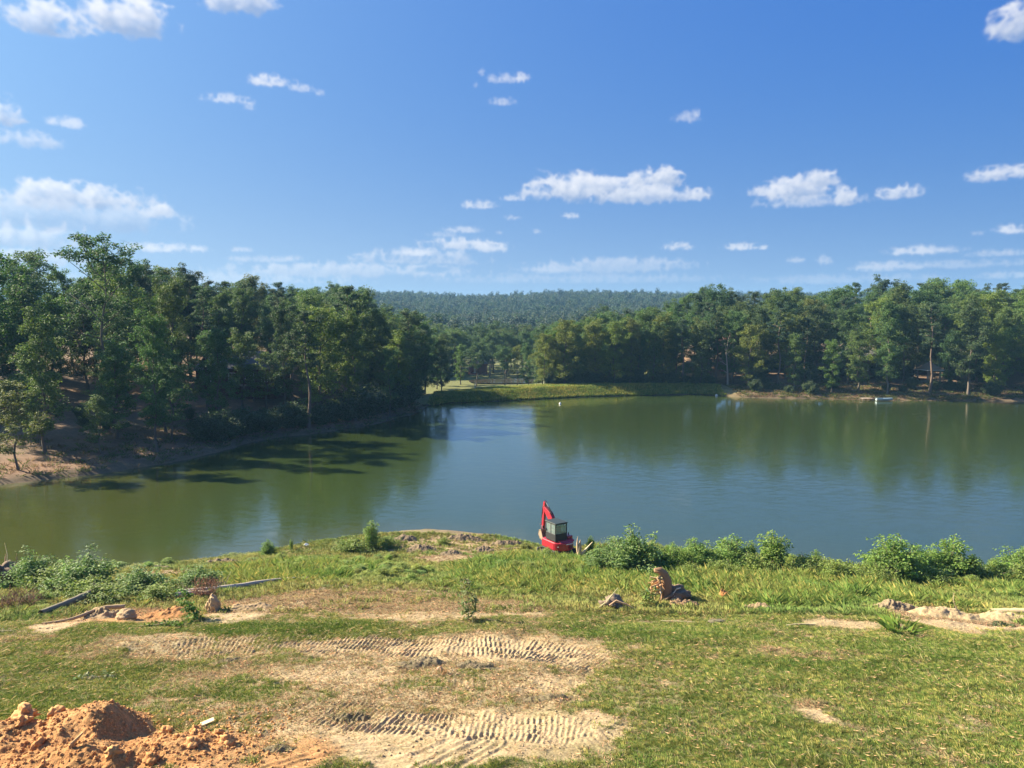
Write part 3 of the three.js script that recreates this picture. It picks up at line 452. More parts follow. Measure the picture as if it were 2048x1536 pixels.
// shrubs
function growShrub(o) {
  const R = RNG(o.seed), T = new Sheets(), S = new Sheets();
  for (let i = 0; i < o.stems; i++) {
    const az = i * 2.4 + R(), out = o.rad * Math.sqrt((i + 0.4) / o.stems) * (0.8 + 0.4 * R()), h = o.H * (1 - 0.55 * (out / o.rad) ** 2) * (0.75 + 0.35 * R()), p2 = V3(Math.cos(az) * out, h, Math.sin(az) * out), p1 = V3(p2.x * 0.45, h * 0.55, p2.z * 0.45);
    T.tube([V3(p2.x * 0.12, -0.1, p2.z * 0.12), p1, p2], [0.03 * o.H / 2.4, 0.02 * o.H / 2.4, 0.006], 4, 0.16, 0.12, 0.08);
    for (let k = 0; k < o.clumps; k++) { const f = o.bare + (1 - o.bare) * (k + 0.6 * R()) / o.clumps, c = (f < 0.5 ? V3(0, 0, 0).lerp(p1, f * 2) : p1.clone().lerp(p2, f * 2 - 1)).add(V3((R() - 0.5) * o.clump, (R() - 0.4) * o.clump * 0.6, (R() - 0.5) * o.clump)), v = 0.82 + 0.36 * R(); clump(S, R, c, o.clump * (0.55 + 0.6 * R()), 0.8, Math.round(o.leaves * (0.6 + 0.7 * R())), o.leaf, o.tint.map((q) => q * v), 0.5); }
  }
  return [T.build(true), S.build(false)];
}
const SHRUBS = {
  gloss: growShrub({ seed: 21, H: 2.4, rad: 1.5, stems: 22, clumps: 7, bare: 0.25, clump: 0.36, leaves: 30, leaf: 0.15, tint: [0.21, 0.32, 0.08] }),
  round: growShrub({ seed: 22, H: 2.2, rad: 1.15, stems: 26, clumps: 8, bare: 0.1, clump: 0.32, leaves: 32, leaf: 0.12, tint: [0.215, 0.34, 0.055] }),
  upright: growShrub({ seed: 23, H: 2.3, rad: 0.75, stems: 16, clumps: 9, bare: 0.08, clump: 0.28, leaves: 28, leaf: 0.12, tint: [0.235, 0.35, 0.055] }),
  low: growShrub({ seed: 24, H: 1.2, rad: 1.1, stems: 18, clumps: 5, bare: 0.15, clump: 0.28, leaves: 24, leaf: 0.11, tint: [0.25, 0.33, 0.055] }),
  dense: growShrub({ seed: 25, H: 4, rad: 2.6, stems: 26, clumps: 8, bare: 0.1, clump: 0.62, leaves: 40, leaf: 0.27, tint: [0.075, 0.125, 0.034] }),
};
function bush(kind, x, d, H, wide, turn, label, group, name = 'shrub') {
  const [t, c] = SHRUBS[kind], o = base(name, [x, groundY(x, -d) - 0.05, -d], turn), s = H / { gloss: 2.4, round: 2.2, upright: 2.3, low: 1.2, dense: 4 }[kind];
  o.scale.set(s * wide, s, s * wide); part('stems', t, BARK, o); part('foliage', c, LEAF, o); return tag(o, label, 'shrub', group);
}

// along the near shore
const NEAR_SHRUBS = [
  ['gloss', 7.3, 44.5, 2.65, 1.0, 'large glossy pale-leaved shrub right of the red excavator'], ['gloss', 5.7, 45.3, 1.6, 1.15, 'low glossy shrub just left of the large pale-leaved shrub'], ['round', 9.4, 45, 1.7, 1, 'round shrub just right of the large pale-leaved shrub'],
  ['round', 11.5, 46.6, 1.9, 1.1, 'dark round shrub at the water, second right of the large shrub'], ['round', 13.6, 46.8, 2.05, 1.15, 'dark bushy shrub left of the upright pointed shrub'], ['upright', 16.1, 46.3, 2.75, 1, 'upright pointed shrub standing highest in the middle of the row'],
  ['low', 14.8, 45.2, 1.35, 1, 'low shrub at the foot of the upright pointed shrub'], ['low', 17.9, 45.4, 1.45, 1, 'low yellow-green shrub just right of the upright pointed shrub'], ['low', 19.2, 44.2, 1.4, 0.9, 'low yellow-green shrub before the gap in the row'], ['low', 20.9, 45.3, 1.15, 1, 'smallest shrub beside the gap in the row of shrubs'],
  ['round', 23.3, 46, 2.85, 1, 'tall rounded shrub right of the gap, left one of two'], ['upright', 22, 45.6, 1.7, 1, 'small upright shrub leaning against the left of the two rounded shrubs'], ['round', 27.9, 48, 2.8, 0.95, 'tall rounded shrub right of the gap, right one of two'], ['round', 26, 47.6, 2.2, 0.95, 'medium shrub filled in between the two tall rounded shrubs'],
  ['low', 30.2, 48.5, 1.5, 1, 'low shrub just right of the two tall rounded shrubs'], ['upright', 31.6, 49, 1.8, 1, 'slim upright shrub near the right edge of the picture'], ['round', 34.6, 51, 2.3, 1.1, 'wide shrub at the right edge of the picture'], ['gloss', 37.4, 51, 2.5, 1, 'last shrub of the row, cut by the right edge'], ['low', 33.2, 48.2, 1.5, 1.1, 'low shrub in front of the wide shrub at the right edge'],
  ['upright', -11, 58.8, 2.3, 0.75, 'tall leafy shoot on the shore left of the bare point'], ['low', -12.3, 57.6, 1.3, 1.1, 'leafy low shrub left of the tall shoot on the shore'], ['low', -9.9, 59.4, 1.0, 1.1, 'low brownish shrub right of the tall shoot on the shore'], ['round', -18.6, 57.4, 1.15, 0.8, 'small round shrub at the left part of the near shore'],
  ['upright', -17.2, 58.6, 1.0, 0.4, 'thin sprig at the water near the small pale stone'], ['low', -5.5, 60.5, 0.7, 0.8, 'sprig of leaves on the bare brown point'], ['low', 2.3, 52.5, 0.9, 1, 'yellow-green weed clump left of the excavator'], ['upright', 6.0, 57.5, 1.5, 0.6, 'thin sapling behind the splintered pale stump'],
  ['upright', 10.4, 44.4, 1.7, 0.8, 'loose upright weed shrub between the large shrub and the dark ones'], ['upright', 14.9, 46.9, 2.0, 0.7, 'loose green shoots left of the upright pointed shrub'], ['upright', 18.8, 46.4, 1.7, 0.7, 'loose green shoots right of the upright pointed shrub'], ['upright', 24.9, 46.6, 2.3, 0.6, 'leafy shoot before the two tall rounded shrubs'], ['low', 21.6, 43.8, 1.2, 0.9, 'yellow-green weed shrub before the gap in the row'], ['low', 25.4, 44.8, 1.3, 1, 'yellow-green weed shrub before the two rounded shrubs'], ['upright', 29.2, 47.6, 1.9, 0.7, 'leafy shoot right of the two rounded shrubs'],
  ['low', 12, 43, 1.1, 0.9, 'light green shrub before the dark round shrubs'], ['low', 10, 42.5, 0.9, 1, 'light green weed shrub right of the upturned stump'],
];
for (const [k, x, d, H, w, label] of NEAR_SHRUBS) bush(k, x, d, H * 1.08, w * 1.18, x * 1.7, label, 'shrubs along the near shore');
// the dark thicket that hangs over the water on the left bank, and the shrubs under the woods
{
  const R = RNG(31), line = [[-43, 108], [-40.5, 114], [-37.5, 118.5], [-31, 125.5], [-26, 132], [-21.8, 143], [-20, 151], [-20.5, 160]]; let n = 0;
  for (let i = 0; i + 1 < line.length; i++) for (let k = 0; k < 3; k++) {
    const t = (k + R() * 0.6) / 3, x = lerp(line[i][0], line[i + 1][0], t) - 1 - R(), d = lerp(line[i][1], line[i + 1][1], t) + 0.6;
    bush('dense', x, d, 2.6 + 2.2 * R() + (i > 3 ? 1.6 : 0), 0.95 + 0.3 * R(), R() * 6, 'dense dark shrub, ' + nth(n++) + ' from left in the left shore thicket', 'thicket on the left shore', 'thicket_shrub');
  }
  n = 0;
  for (let k = 0; k < 20; k++) { const x = 9 + 2.05 * k + R(), d = 185.5 + 3 * R(); if (Math.abs(x - 52.6) < 2) continue; bush('dense', x, d, 1.8 + 2.6 * R(), 0.9, R() * 6, 'dark shrub, ' + nth(n++) + ' from left below the wood behind the dam', 'undergrowth behind the dam', 'undergrowth_shrub'); }
  n = 0;
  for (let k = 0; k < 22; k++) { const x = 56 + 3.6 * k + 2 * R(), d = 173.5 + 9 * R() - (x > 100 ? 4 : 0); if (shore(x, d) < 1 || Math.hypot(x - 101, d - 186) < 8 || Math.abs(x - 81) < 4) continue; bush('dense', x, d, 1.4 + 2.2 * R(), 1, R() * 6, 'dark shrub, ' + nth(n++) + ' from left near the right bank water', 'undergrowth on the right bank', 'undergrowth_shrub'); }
  n = 0;
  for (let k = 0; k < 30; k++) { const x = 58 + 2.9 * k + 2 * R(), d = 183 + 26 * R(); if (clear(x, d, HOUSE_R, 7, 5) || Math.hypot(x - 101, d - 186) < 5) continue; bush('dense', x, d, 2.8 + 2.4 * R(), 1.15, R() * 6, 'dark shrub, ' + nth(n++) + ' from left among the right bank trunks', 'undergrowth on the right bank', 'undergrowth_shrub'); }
  n = 0;
  for (let k = 0; k < 12; k++) { const x = -74 + 3.3 * k, d = 104 + 11 * R() + 0.12 * k * k; if (shore(x, d) < 4) continue; bush('dense', x, d, 1.2 + 1.4 * R(), 0.9, R() * 6, 'low shrub, ' + nth(n++) + ' from left on the brown left bank slope', 'undergrowth on the left bank', 'undergrowth_shrub'); }
}
// ---------- the wooded hills far off: one mass ----------
{
  const R = RNG(41);
  for (const [v, cone2] of [[0, 0], [1, 0], [2, 1]]) {
    const S = new Sheets(), q = RNG(50 + v);
    for (let k = 0; k < 26; k++) { const u = q(), a = q() * 6.283, rr = (cone2 ? 2.4 * (1 - u * 0.85) : 3.6 * Math.sqrt(1 - (u * 1.7 - 0.8) ** 2 * 0.9)) * (0.6 + 0.4 * q()); clump(S, q, V3(Math.cos(a) * rr, 3 + u * (cone2 ? 14 : 10.5), Math.sin(a) * rr), 1.35, 0.8, 14, 1.15, cone2 ? [0.05, 0.085, 0.038] : [0.07 + 0.02 * v, 0.125, 0.036], 0.5); }
    S.tube([V3(0, -1, 0), V3(0, 12, 0)], [0.3, 0.1], 5, 0.12, 0.09, 0.07);
    const list = [];
    for (let k = 0; k < 26000; k++) { const d = 335 + 1150 * Math.sqrt(R()), x = (R() * 2 - 1) * (0.72 * d + 40); if (R() < 0.72 * (d / 1500)) continue; list.push([x, d]); }
    const m = new THREE.InstancedMesh(S.build(false), LEAF, list.length), M = new THREE.Matrix4(), Q = new THREE.Quaternion(), c = new THREE.Color(); m.name = numbered(cone2 ? 'hill_pines' : 'hill_forest');
    list.forEach(([x, d], i) => { const s = 0.6 + 0.5 * R() + 0.5 * R() * R() * R(); M.compose(V3(x, land(x, d) - 0.5, -d), Q.setFromAxisAngle(V3(0, 1, 0), R() * 6.28), V3(s * 1.15, s * (0.85 + 0.3 * R()), s * 1.15)); m.setMatrixAt(i, M); const t = 0.75 + 0.5 * R(), w = fbm(x * 0.006, d * 0.006, 3); m.setColorAt(i, c.setRGB(t * (1 + 0.5 * w), t * (1 + 0.15 * w), t * (0.9 + 0.2 * R()))); });
    m.castShadow = m.receiveShadow = true; scene.add(m);
    tag(m, cone2 ? 'pines mixed through the hazy wooded hills on the horizon' : v ? 'lighter broadleaf forest on the hazy hills on the horizon' : 'darker broadleaf forest on the hazy hills on the horizon', 'forest', null, 'stuff');
  }
}
// ---------- grass ----------
function tuftOf(seed, n, r, h, w, bend, dry) {
  const R = RNG(seed), S = new Sheets();
  for (let k = 0; k < n; k++) { const a = R() * 6.283, q = r * Math.sqrt(R()), v = 0.75 + 0.5 * R(), y = R() < dry; S.blade(Math.cos(a) * q, -0.01, Math.sin(a) * q, Math.cos(a + R() - 0.5), Math.sin(a + R() - 0.5), h * (0.55 + 0.6 * R()), w * (0.7 + 0.6 * R()), bend * h * (0.4 + R()), (y ? 2.3 : 1) * v, (y ? 1.5 : 1) * v, (y ? 1.9 : 1) * v); }
  return S.build(false);
}
const GRASS = leafy(1, 1, 1, 0.42, { roughness: 0.85, specularIntensity: 0.25 });
function sow(name, geometry, list, label, category, kindOf = GRASS) {   // list: [x, y, z, turn, width, height, r, g, b, tilt]
  const m = new THREE.InstancedMesh(geometry, kindOf, list.length), M = new THREE.Matrix4(), Q = new THREE.Quaternion(), Ee = new THREE.Euler(), c = new THREE.Color(); m.name = numbered(name);
  list.forEach(([x, y, z, a, w, h, r, g, b, t = 0], i) => { M.compose(V3(x, y, z), Q.setFromEuler(Ee.set(t, a, 0, 'YXZ')), V3(w, h, w)); m.setMatrixAt(i, M); m.setColorAt(i, c.setRGB(r, g, b)); });
  m.castShadow = m.receiveShadow = true; scene.add(m); return tag(m, label, category, null, 'stuff');
}
{
  const R = RNG(61), lawn = [[], []], dry = [], straw = [], tall = [[], []], weeds = [], dam = [], crumbs = [], redCrumbs = [];
  for (let k = 0; k < 420000; k++) {
    const d = Math.sqrt(13 * 13 + (36 * 36 - 13 * 13) * R()), x = (R() * 2 - 1) * (0.72 * d + 4), b = patch('dirt', x, d), o = patch('orange', x, d), t = patch('thatch', x, d), l = patch('lush', x, d), bare = Math.max(b, o), n = fbm(x * 0.9 + 40, d * 0.9, 3), n2 = fbm(x * 3.1, d * 3.1 + 9, 2);
    const y = groundY(x, -d), live = clamp(0.78 + 0.9 * n + 0.7 * n2 + 0.5 * l - 1.15 * bare - 0.65 * t);
    if (R() < live * (bare > 0.5 ? 0.15 : 1)) { const w = 0.8 + 0.5 * R(), v = 0.8 + 0.45 * R(), yel = clamp(0.45 + 0.9 * n2 - 0.5 * l); lawn[k & 1].push([x, y, -d, R() * 6.28, w, w * (0.7 + 0.6 * R()) * (1 + 0.45 * l), v * lerp(0.12, 0.205, yel), v * lerp(0.2, 0.248, yel), v * lerp(0.034, 0.056, yel)]); }
    else if (R() < 0.2 - 0.28 * bare + 0.2 * t) { const v = 0.65 + 0.6 * R(); dry.push([x, y, -d, R() * 6.28, 0.9 + 0.6 * R(), 0.55 + 0.6 * R() + 0.4 * t, 0.32 * v, 0.265 * v, 0.13 * v]); }
    if (R() < 0.035 + 0.04 * t - 0.03 * bare) { const v = 0.7 + 0.5 * R(); straw.push([x, y + 0.015, -d, R() * 6.28, 1, 0.6 + 0.9 * R(), 0.5 * v, 0.43 * v, 0.2 * v, 1.35 + 0.25 * R()]); }
    if (bare > 0.3 && R() < 0.045) { const s = 0.012 + 0.035 * R() * R(), v = 0.8 + 0.35 * R(); (o > b ? redCrumbs : crumbs).push([x, y + s * 0.3, -d, R() * 6.28, s, s * 0.8, v, v, v]); }
  }
  for (let k = 0; k < 170000; k++) {
    const d = 31 + 33 * R(), x = (R() * 2 - 1) * (0.72 * d + 5), s = shore(x, d); if (s < 0.4) continue;
    const b = Math.max(patch('dirt', x, d), patch('orange', x, d)), t = patch('tall', x, d), n = fbm(x * 0.35 + 4, d * 0.35, 3), n2 = fbm(x * 1.3, d * 1.3, 2), edge = d > 44 && x > 6 ? 0.8 : 0, g = clamp(t + edge + 0.2 * sstep(36, 44, d) + 0.5 * n2 - 1.2 * b), y = groundY(x, -d), v = 0.8 + 0.45 * R(), yel = clamp(0.5 + 1.2 * n + 0.5 * patch('thatch', x, d));
    if (R() < (0.75 * t + 0.6 * edge + 0.12) * g * 0.62 * sstep(-0.25, 0.35, n2 + t * 0.4 + n)) tall[k & 1].push([x, y, -d, R() * 6.28, 0.9 + 0.5 * R(), (0.28 + 0.6 * R() * R() + 0.2 * R()) * (0.5 + 0.55 * clamp(t + edge)) * (1 + 0.7 * n2), v * lerp(0.14, 0.215, yel), v * lerp(0.235, 0.265, yel), v * lerp(0.045, 0.06, yel)]);
    else if (R() < 0.5 - 0.5 * b - 0.3 * patch('thatch', x, d)) weeds.push([x, y, -d, R() * 6.28, 1.4 + 1.2 * R(), 1.2 + 1.8 * R() + n2, v * lerp(0.14, 0.25, yel), v * lerp(0.205, 0.245, yel), v * lerp(0.045, 0.07, yel)]);
    else if (R() < 0.4) { const q = 0.6 + 0.6 * R(); dry.push([x, y, -d, R() * 6.28, 1.6, 1.2, 0.26 * q, 0.2 * q, 0.105 * q]); }
  }
  for (let k = 0; k < 30000; k++) {
    const t = R(), x = -17 + 66 * t, d = 160 + 32 * R() + 0.22 * x, s = shore(x, d); if (s < 0.2 || s > 11 + 6 * R()) continue;
    const v = 0.75 + 0.5 * R(), yel = clamp(0.6 + fbm(x * 0.3, d * 0.3, 3)); dam.push([x, land(x, d), -d, R() * 6.28, 1.3, (s > 4.2 ? 0.28 : 0.5) + 0.4 * R(), v * lerp(0.16, 0.28, yel), v * lerp(0.27, 0.33, yel), v * lerp(0.045, 0.065, yel)]);
  }
  const slope = [];
  for (let k = 0; k < 14000; k++) {
    const left = k % 2, x = left ? -85 + 68 * R() : 52 + 80 * R(), d = left ? 83 + 75 * R() : 168 + 20 * R(), s = shore(x, d); if (s < 0.1 || s > 24 || R() < s / 18) continue;
    const v = 0.6 + 0.6 * R(), f = R() < 0.6; slope.push([x, land(x, d), -d, R() * 6.28, 0.9, 0.25 + 0.35 * R(), v * (f ? 0.12 : 0.28), v * (f ? 0.15 : 0.19), v * (f ? 0.035 : 0.1)]);
  }
  sow('lawn_grass', tuftOf(1, 11, 0.075, 0.055, 0.0055, 0.9, 0.12), lawn[0], 'short mown grass over the near slope', 'grass');
  sow('lawn_grass', tuftOf(2, 9, 0.085, 0.07, 0.006, 1.1, 0.2), lawn[1], 'longer yellowish grass mixed through the mown slope', 'grass');
  sow('dry_grass', tuftOf(3, 9, 0.09, 0.05, 0.006, 1.6, 0.4), dry, 'dead brown grass torn up on the worked soil', 'grass');
  sow('straw_litter', tuftOf(4, 2, 0.05, 0.2, 0.004, 0.4, 0.3), straw, 'loose pale straw lying on the ground', 'straw');
  sow('tall_grass', tuftOf(5, 22, 0.2, 0.5, 0.0045, 0.6, 0.12), tall[0], 'tall green grass before the lake', 'grass');
  sow('tall_grass', tuftOf(6, 18, 0.16, 0.7, 0.004, 0.45, 0.2), tall[1], 'tall yellow-green seeding grass before the lake', 'grass');
  sow('weed_cover', tuftOf(7, 12, 0.1, 0.085, 0.014, 0.9, 0.1), weeds, 'low weeds on the slope between lawn and tall grass', 'weeds');
  sow('dam_grass', tuftOf(8, 16, 0.4, 0.9, 0.04, 0.45, 0.2), dam, 'rank yellow-green grass on the dam across the lake', 'grass');
  sow('slope_weeds', tuftOf(9, 12, 0.45, 0.9, 0.05, 0.5, 0.15), slope, 'sparse weeds on the brown banks under the trees', 'weeds');
  const herbs = [[], []];
  for (let k = 0; k < 2600; k++) { const d = 33 + 27 * R(), x = (R() * 2 - 1) * (0.7 * d + 2); if (shore(x, d) < 0.6) continue; const b = Math.max(patch('dirt', x, d), patch('orange', x, d)), n = fbm(x * 0.3 + 8, d * 0.3, 3); if (R() > clamp(0.1 + 2.2 * n - 1.6 * b - patch('thatch', x, d))) continue; const h = 0.1 + 0.24 * R() * R() + (d > 43 ? 0.1 : 0), v = 0.85 + 0.5 * R(), y = 0.9 + 0.5 * R(); herbs[k & 1].push([x, groundY(x, -d) - 0.03, -d, R() * 6.28, h * (1.4 + 1.4 * R()), h, v * y, v, v * 0.9]); }
  sow('leafy_weeds', SHRUBS.low[1], herbs[0], 'low leafy weeds scattered through the tall grass', 'weeds', LEAF);
  sow('leafy_weeds', SHRUBS.upright[1], herbs[1], 'upright leafy weeds scattered through the tall grass', 'weeds', LEAF);
  const pebble = new THREE.IcosahedronGeometry(1, 0);
  sow('soil_crumbs', pebble, crumbs, 'crumbs of tan soil on the worked ground', 'soil', std(0.46, 0.33, 0.19, 0.95));
  sow('soil_crumbs', pebble, redCrumbs, 'crumbs of orange clay round the mound', 'soil', std(0.5, 0.26, 0.1, 0.95));
}
// ---------- things on the near slope ----------
const box = (w, h, l, x = 0, y = 0, z = 0, r = 0.02, rx = 0, ry = 0, rz = 0) => { const g = new RoundedBoxGeometry(w, h, l, 1, Math.min(r, w / 2.1, h / 2.1, l / 2.1)); if (rx || ry || rz) g.applyMatrix4(new THREE.Matrix4().makeRotationFromEuler(new THREE.Euler(rx, ry, rz))); return g.translate(x, y, z); };
const cyl = (r, l, x, y, z, axis = 'y', r2 = r, n = 14) => { const g = new THREE.CylinderGeometry(r2, r, l, n); if (axis === 'x') g.rotateZ(Math.PI / 2); if (axis === 'z') g.rotateX(Math.PI / 2); return g.translate(x, y, z); };
const rod = (a, b, r, n = 8, r2 = r) => { const A = V3(...a), B = V3(...b), g = new THREE.CylinderGeometry(r2, r, A.distanceTo(B), n); g.applyQuaternion(new THREE.Quaternion().setFromUnitVectors(V3(0, 1, 0), B.clone().sub(A).normalize())); return g.translate((A.x + B.x) / 2, (A.y + B.y) / 2, (A.z + B.z) / 2); };
const join = (list) => mergeGeometries(list.map((g) => { const q = g.index ? g.toNonIndexed() : g; for (const k of Object.keys(q.attributes)) if (!['position', 'normal', 'uv'].includes(k)) q.deleteAttribute(k); return q; }));
const bent = (pts, radii, sides = 9, r = 0.25, g = 0.18, b = 0.12) => { const S = new Sheets(); S.tube(pts.map((p) => V3(...p)), radii, sides, r, g, b); return S; };
const sideways = (pts, w, x = 0) => { const s = new THREE.Shape(pts.map(([d, y]) => new THREE.Vector2(d, y))), g = new THREE.ExtrudeGeometry(s, { depth: w, bevelEnabled: true, bevelSize: 0.012, bevelThickness: 0.012, bevelSegments: 1 }); g.rotateY(Math.PI / 2); return g.translate(x - w / 2, 0, 0); };   // [distance ahead, height] outline, w across
function lump(seed, r, flat, rough, detail = 9, scale = 1.5) {   // a clod or a stone
  const R = RNG(seed), o = [R() * 50, R() * 50]; let g = new THREE.IcosahedronGeometry(1, detail); g.deleteAttribute('uv'); g.deleteAttribute('normal'); g = mergeVertices(g, 1e-4); const p = g.attributes.position, uv = [];
  for (let i = 0; i < p.count; i++) { const x = p.getX(i), y = p.getY(i), z = p.getZ(i), q = r * (1 + rough * (fbm(x * scale + o[0] + z, y * scale + o[1] - z * 0.7, 5) + 0.6 * fbm(z * scale * 1.7 + o[1] - y, x * 1.7 + y + o[0], 4) + 0.16 * fbm(x * 7 + z * 3, y * 7 - z * 5, 2))); p.setXYZ(i, x * q, y * q * flat, z * q); uv.push(x * q / 0.8 + z, y * q / 0.8 + z * q); }
  g.setAttribute('uv', new THREE.Float32BufferAttribute(uv, 2)); g.computeVertexNormals(); return g;
}
function heapAt(name, x0, d0, rx, rd, h, rough, c, label, seed, cat = 'heap') {   // a low heap of loose earth that runs out into the ground
  const nx = 96, nd = 64, pos = [], col = [], uv = [], idx = [], k = seed * 3.7;
  for (let j = 0; j <= nd; j++) for (let i = 0; i <= nx; i++) {
    const u = i / nx * 2.6 - 1.3, v = j / nd * 2.6 - 1.3, x = x0 + u * rx, d = d0 + v * rd, q = Math.hypot(u, v) + 0.3 * fbm(u * 1.7 + k, v * 1.7, 3), e = 1 - sstep(0.15, 1.1, q), n = fbm(x * 3.2 + k, d * 3.2, 3), n2 = Math.abs(fbm(x * 7.5 + k, d * 7.5, 3)), rim = Math.min(1, (1.3 - Math.max(Math.abs(u), Math.abs(v))) * 6);
    pos.push(x - x0, groundY(x, -d) + (h * e * (1 + rough * (0.9 * n + 0.8 * n2)) + 0.1 * rough * h * n + e * (0.05 * fbm(x * 9 + k, d * 9, 2) + 0.045 * Math.abs(fbm(x * 17, d * 17 + k, 2)))) * rim - 0.035 - 0.05 * (1 - e) - 0.15 * (1 - rim), d0 - d); uv.push(x / 1.2, d / 1.2); const t = 0.85 + 0.35 * n + 0.25 * n2; col.push(c[0] * t, c[1] * t, c[2] * t);
    if (i && j) { const a = j * (nx + 1) + i, b = a - 1, e2 = a - nx - 1, f = e2 - 1; idx.push(f, e2, a, f, a, b); }
  }
  const g = new THREE.BufferGeometry(); g.setAttribute('position', new THREE.Float32BufferAttribute(pos, 3)); g.setAttribute('color', new THREE.Float32BufferAttribute(col, 3)); g.setAttribute('uv', new THREE.Float32BufferAttribute(uv, 2)); g.setIndex(idx); g.computeVertexNormals();
  const o = single(name, g, EARTH); o.position.set(x0, 0, -d0);
  if (cat === 'turf') {   // the torn sods carry their dead grass
    const S = new Sheets(), R = RNG(seed), n = pos.length / 3;
    for (let q = 0; q < 900; q++) { const v = Math.floor(R() * n), x = pos[v * 3], z = pos[v * 3 + 2]; if (Math.hypot(x / rx, z / rd) > 1.05) continue; const a = R() * 6.28, t = 0.6 + 0.7 * R(), f = R() < 0.3; S.blade(x, pos[v * 3 + 1] - 0.01, z, Math.cos(a), Math.sin(a), 0.03 + 0.07 * R(), 0.006, 0.08 * R(), (f ? 0.16 : 0.3) * t, (f ? 0.19 : 0.24) * t, (f ? 0.05 : 0.13) * t); }
    part('dead_grass', S.build(false), GRASS, o).userData.kind = 'stuff';
  }
  return tag(o, label, cat);
}
const EARTH = new THREE.MeshStandardMaterial({ vertexColors: true, roughness: 0.95, map: soilTint, bumpMap: soilGrain, bumpScale: 0.02 });
const put = (name, x, d, turn = 0, up = 0) => base(name, [x, groundY(x, -d) + up, -d], turn);
{ // the excavator at the water, its back to us and turned to the left; its own front is -z
  const ex = put('excavator', 3.5, 56.2, 0.56, 0.03), RED = new THREE.MeshPhysicalMaterial({ color: lin(0.36, 0.012, 0.028), roughness: 0.38, clearcoat: 0.5, clearcoatRoughness: 0.25 }), DARK = std(0.025, 0.026, 0.028, 0.6), STEEL = std(0.3, 0.3, 0.31, 0.4, { metalness: 0.8 }), GREY = std(0.11, 0.11, 0.115, 0.55), RUBBER = std(0.022, 0.021, 0.02, 0.9), MUD = std(0.34, 0.25, 0.17, 0.95), WHITE = std(0.75, 0.75, 0.74, 0.5);
  ex.scale.setScalar(0.96); tag(ex, 'red compact excavator with a black cab parked on the lake shore', 'excavator');
  const car = join([box(0.9, 0.3, 1.5, 0, 0.42, 0.1, 0.05), cyl(0.42, 0.2, 0, 0.62, 0.1), box(0.16, 0.18, 0.5, 0.32, 0.34, -1.0), box(0.16, 0.18, 0.5, -0.32, 0.34, -1.0)]);
  part('undercarriage', car, GREY, ex);
  for (const s of [-1, 1]) {
    const t = join([]. concat([...Array(40).keys()].map((k) => { // shoes round the loop
      const L = 1.86, r = 0.27, per = 2 * L + 2 * Math.PI * r, q = k / 40 * per; let y, z, a;
      if (q < L) { y = 0; z = -L / 2 + q; a = 0; } else if (q < L + Math.PI * r) { a = (q - L) / r; y = r - r * Math.cos(a); z = L / 2 + r * Math.sin(a); } else if (q < 2 * L + Math.PI * r) { y = 2 * r; z = L / 2 - (q - L - Math.PI * r); a = Math.PI; } else { a = Math.PI + (q - 2 * L - Math.PI * r) / r; y = r - r * Math.cos(a); z = -L / 2 + r * Math.sin(a); }
      const g = box(0.4, 0.05, 0.135, 0, 0, 0, 0.012); const lug = box(0.38, 0.03, 0.03, 0, -0.03, 0, 0.006); const m = join([g, lug]); m.rotateX(-a); return m.translate(s * 0.78, y + 0.06, z + 0.05); })));
    const tr = part('track', t, RUBBER, ex);
    part('track_frame', join([box(0.3, 0.2, 1.7, s * 0.78, 0.33, 0.05, 0.04), cyl(0.21, 0.32, s * 0.78, 0.33, -0.88, 'x'), cyl(0.21, 0.32, s * 0.78, 0.33, 0.98, 'x')]), GREY, tr);
  }
  const bl = part('blade', join([sideways([[1.5, 0.06], [1.62, 0.1], [1.66, 0.3], [1.6, 0.46], [1.54, 0.46], [1.57, 0.3], [1.55, 0.14]].map(([d, y]) => [d, y]), 1.9), box(0.1, 0.12, 0.7, 0.42, 0.26, -1.2), box(0.1, 0.12, 0.7, -0.42, 0.26, -1.2)]), GREY, ex); bl.position.y = 0.02;
  // the upper body: rounded at the back
  const plan = new THREE.Shape(); plan.moveTo(-0.93, 1.0); plan.lineTo(-0.93, -0.55); plan.absarc(0, -0.05, 1.06, Math.PI + 0.49, 2 * Math.PI - 0.49, false); plan.lineTo(0.93, 1.0); plan.quadraticCurveTo(0.9, 1.12, 0.75, 1.12); plan.lineTo(-0.75, 1.12); plan.quadraticCurveTo(-0.9, 1.12, -0.93, 1.0);
  const body = part('body', new THREE.ExtrudeGeometry(plan, { depth: 0.5, bevelEnabled: true, bevelSize: 0.07, bevelThickness: 0.09, bevelSegments: 4, curveSegments: 20 }).rotateX(-Math.PI / 2).scale(0.92, 0.92, 1).translate(0, 0.86, 0.05), RED, ex);
  part('deck', box(1.84, 0.12, 2.0, 0, 0.72, 0.0, 0.03), DARK, body);
  part('engine_hood', join([sideways([[-1.0, 1.4], [-0.4, 1.42], [-0.3, 1.5], [-0.92, 1.5]], 1.3, 0.1), box(0.5, 0.36, 1.3, 0.63, 1.55, 0.0, 0.08)]), RED, body);
  part('grille', join([...Array(5).keys()].map((k) => box(0.42, 0.03, 0.03, 0.3, 1.0 + k * 0.07, 1.18, 0.006, 0, 0.28, 0))), DARK, body);
  part('decal', box(0.62, 0.055, 0.012, 0.12, 1.3, 1.245, 0.004), WHITE, body);
  for (const x of [-0.72, 0.72]) part('tail_lamp', box(0.1, 0.06, 0.04, x, 1.12, 0.93, 0.012), std(0.8, 0.76, 0.7, 0.3), body);
  part('exhaust', rod([0.62, 1.7, 0.4], [0.62, 1.95, 0.42], 0.04, 10), DARK, body);
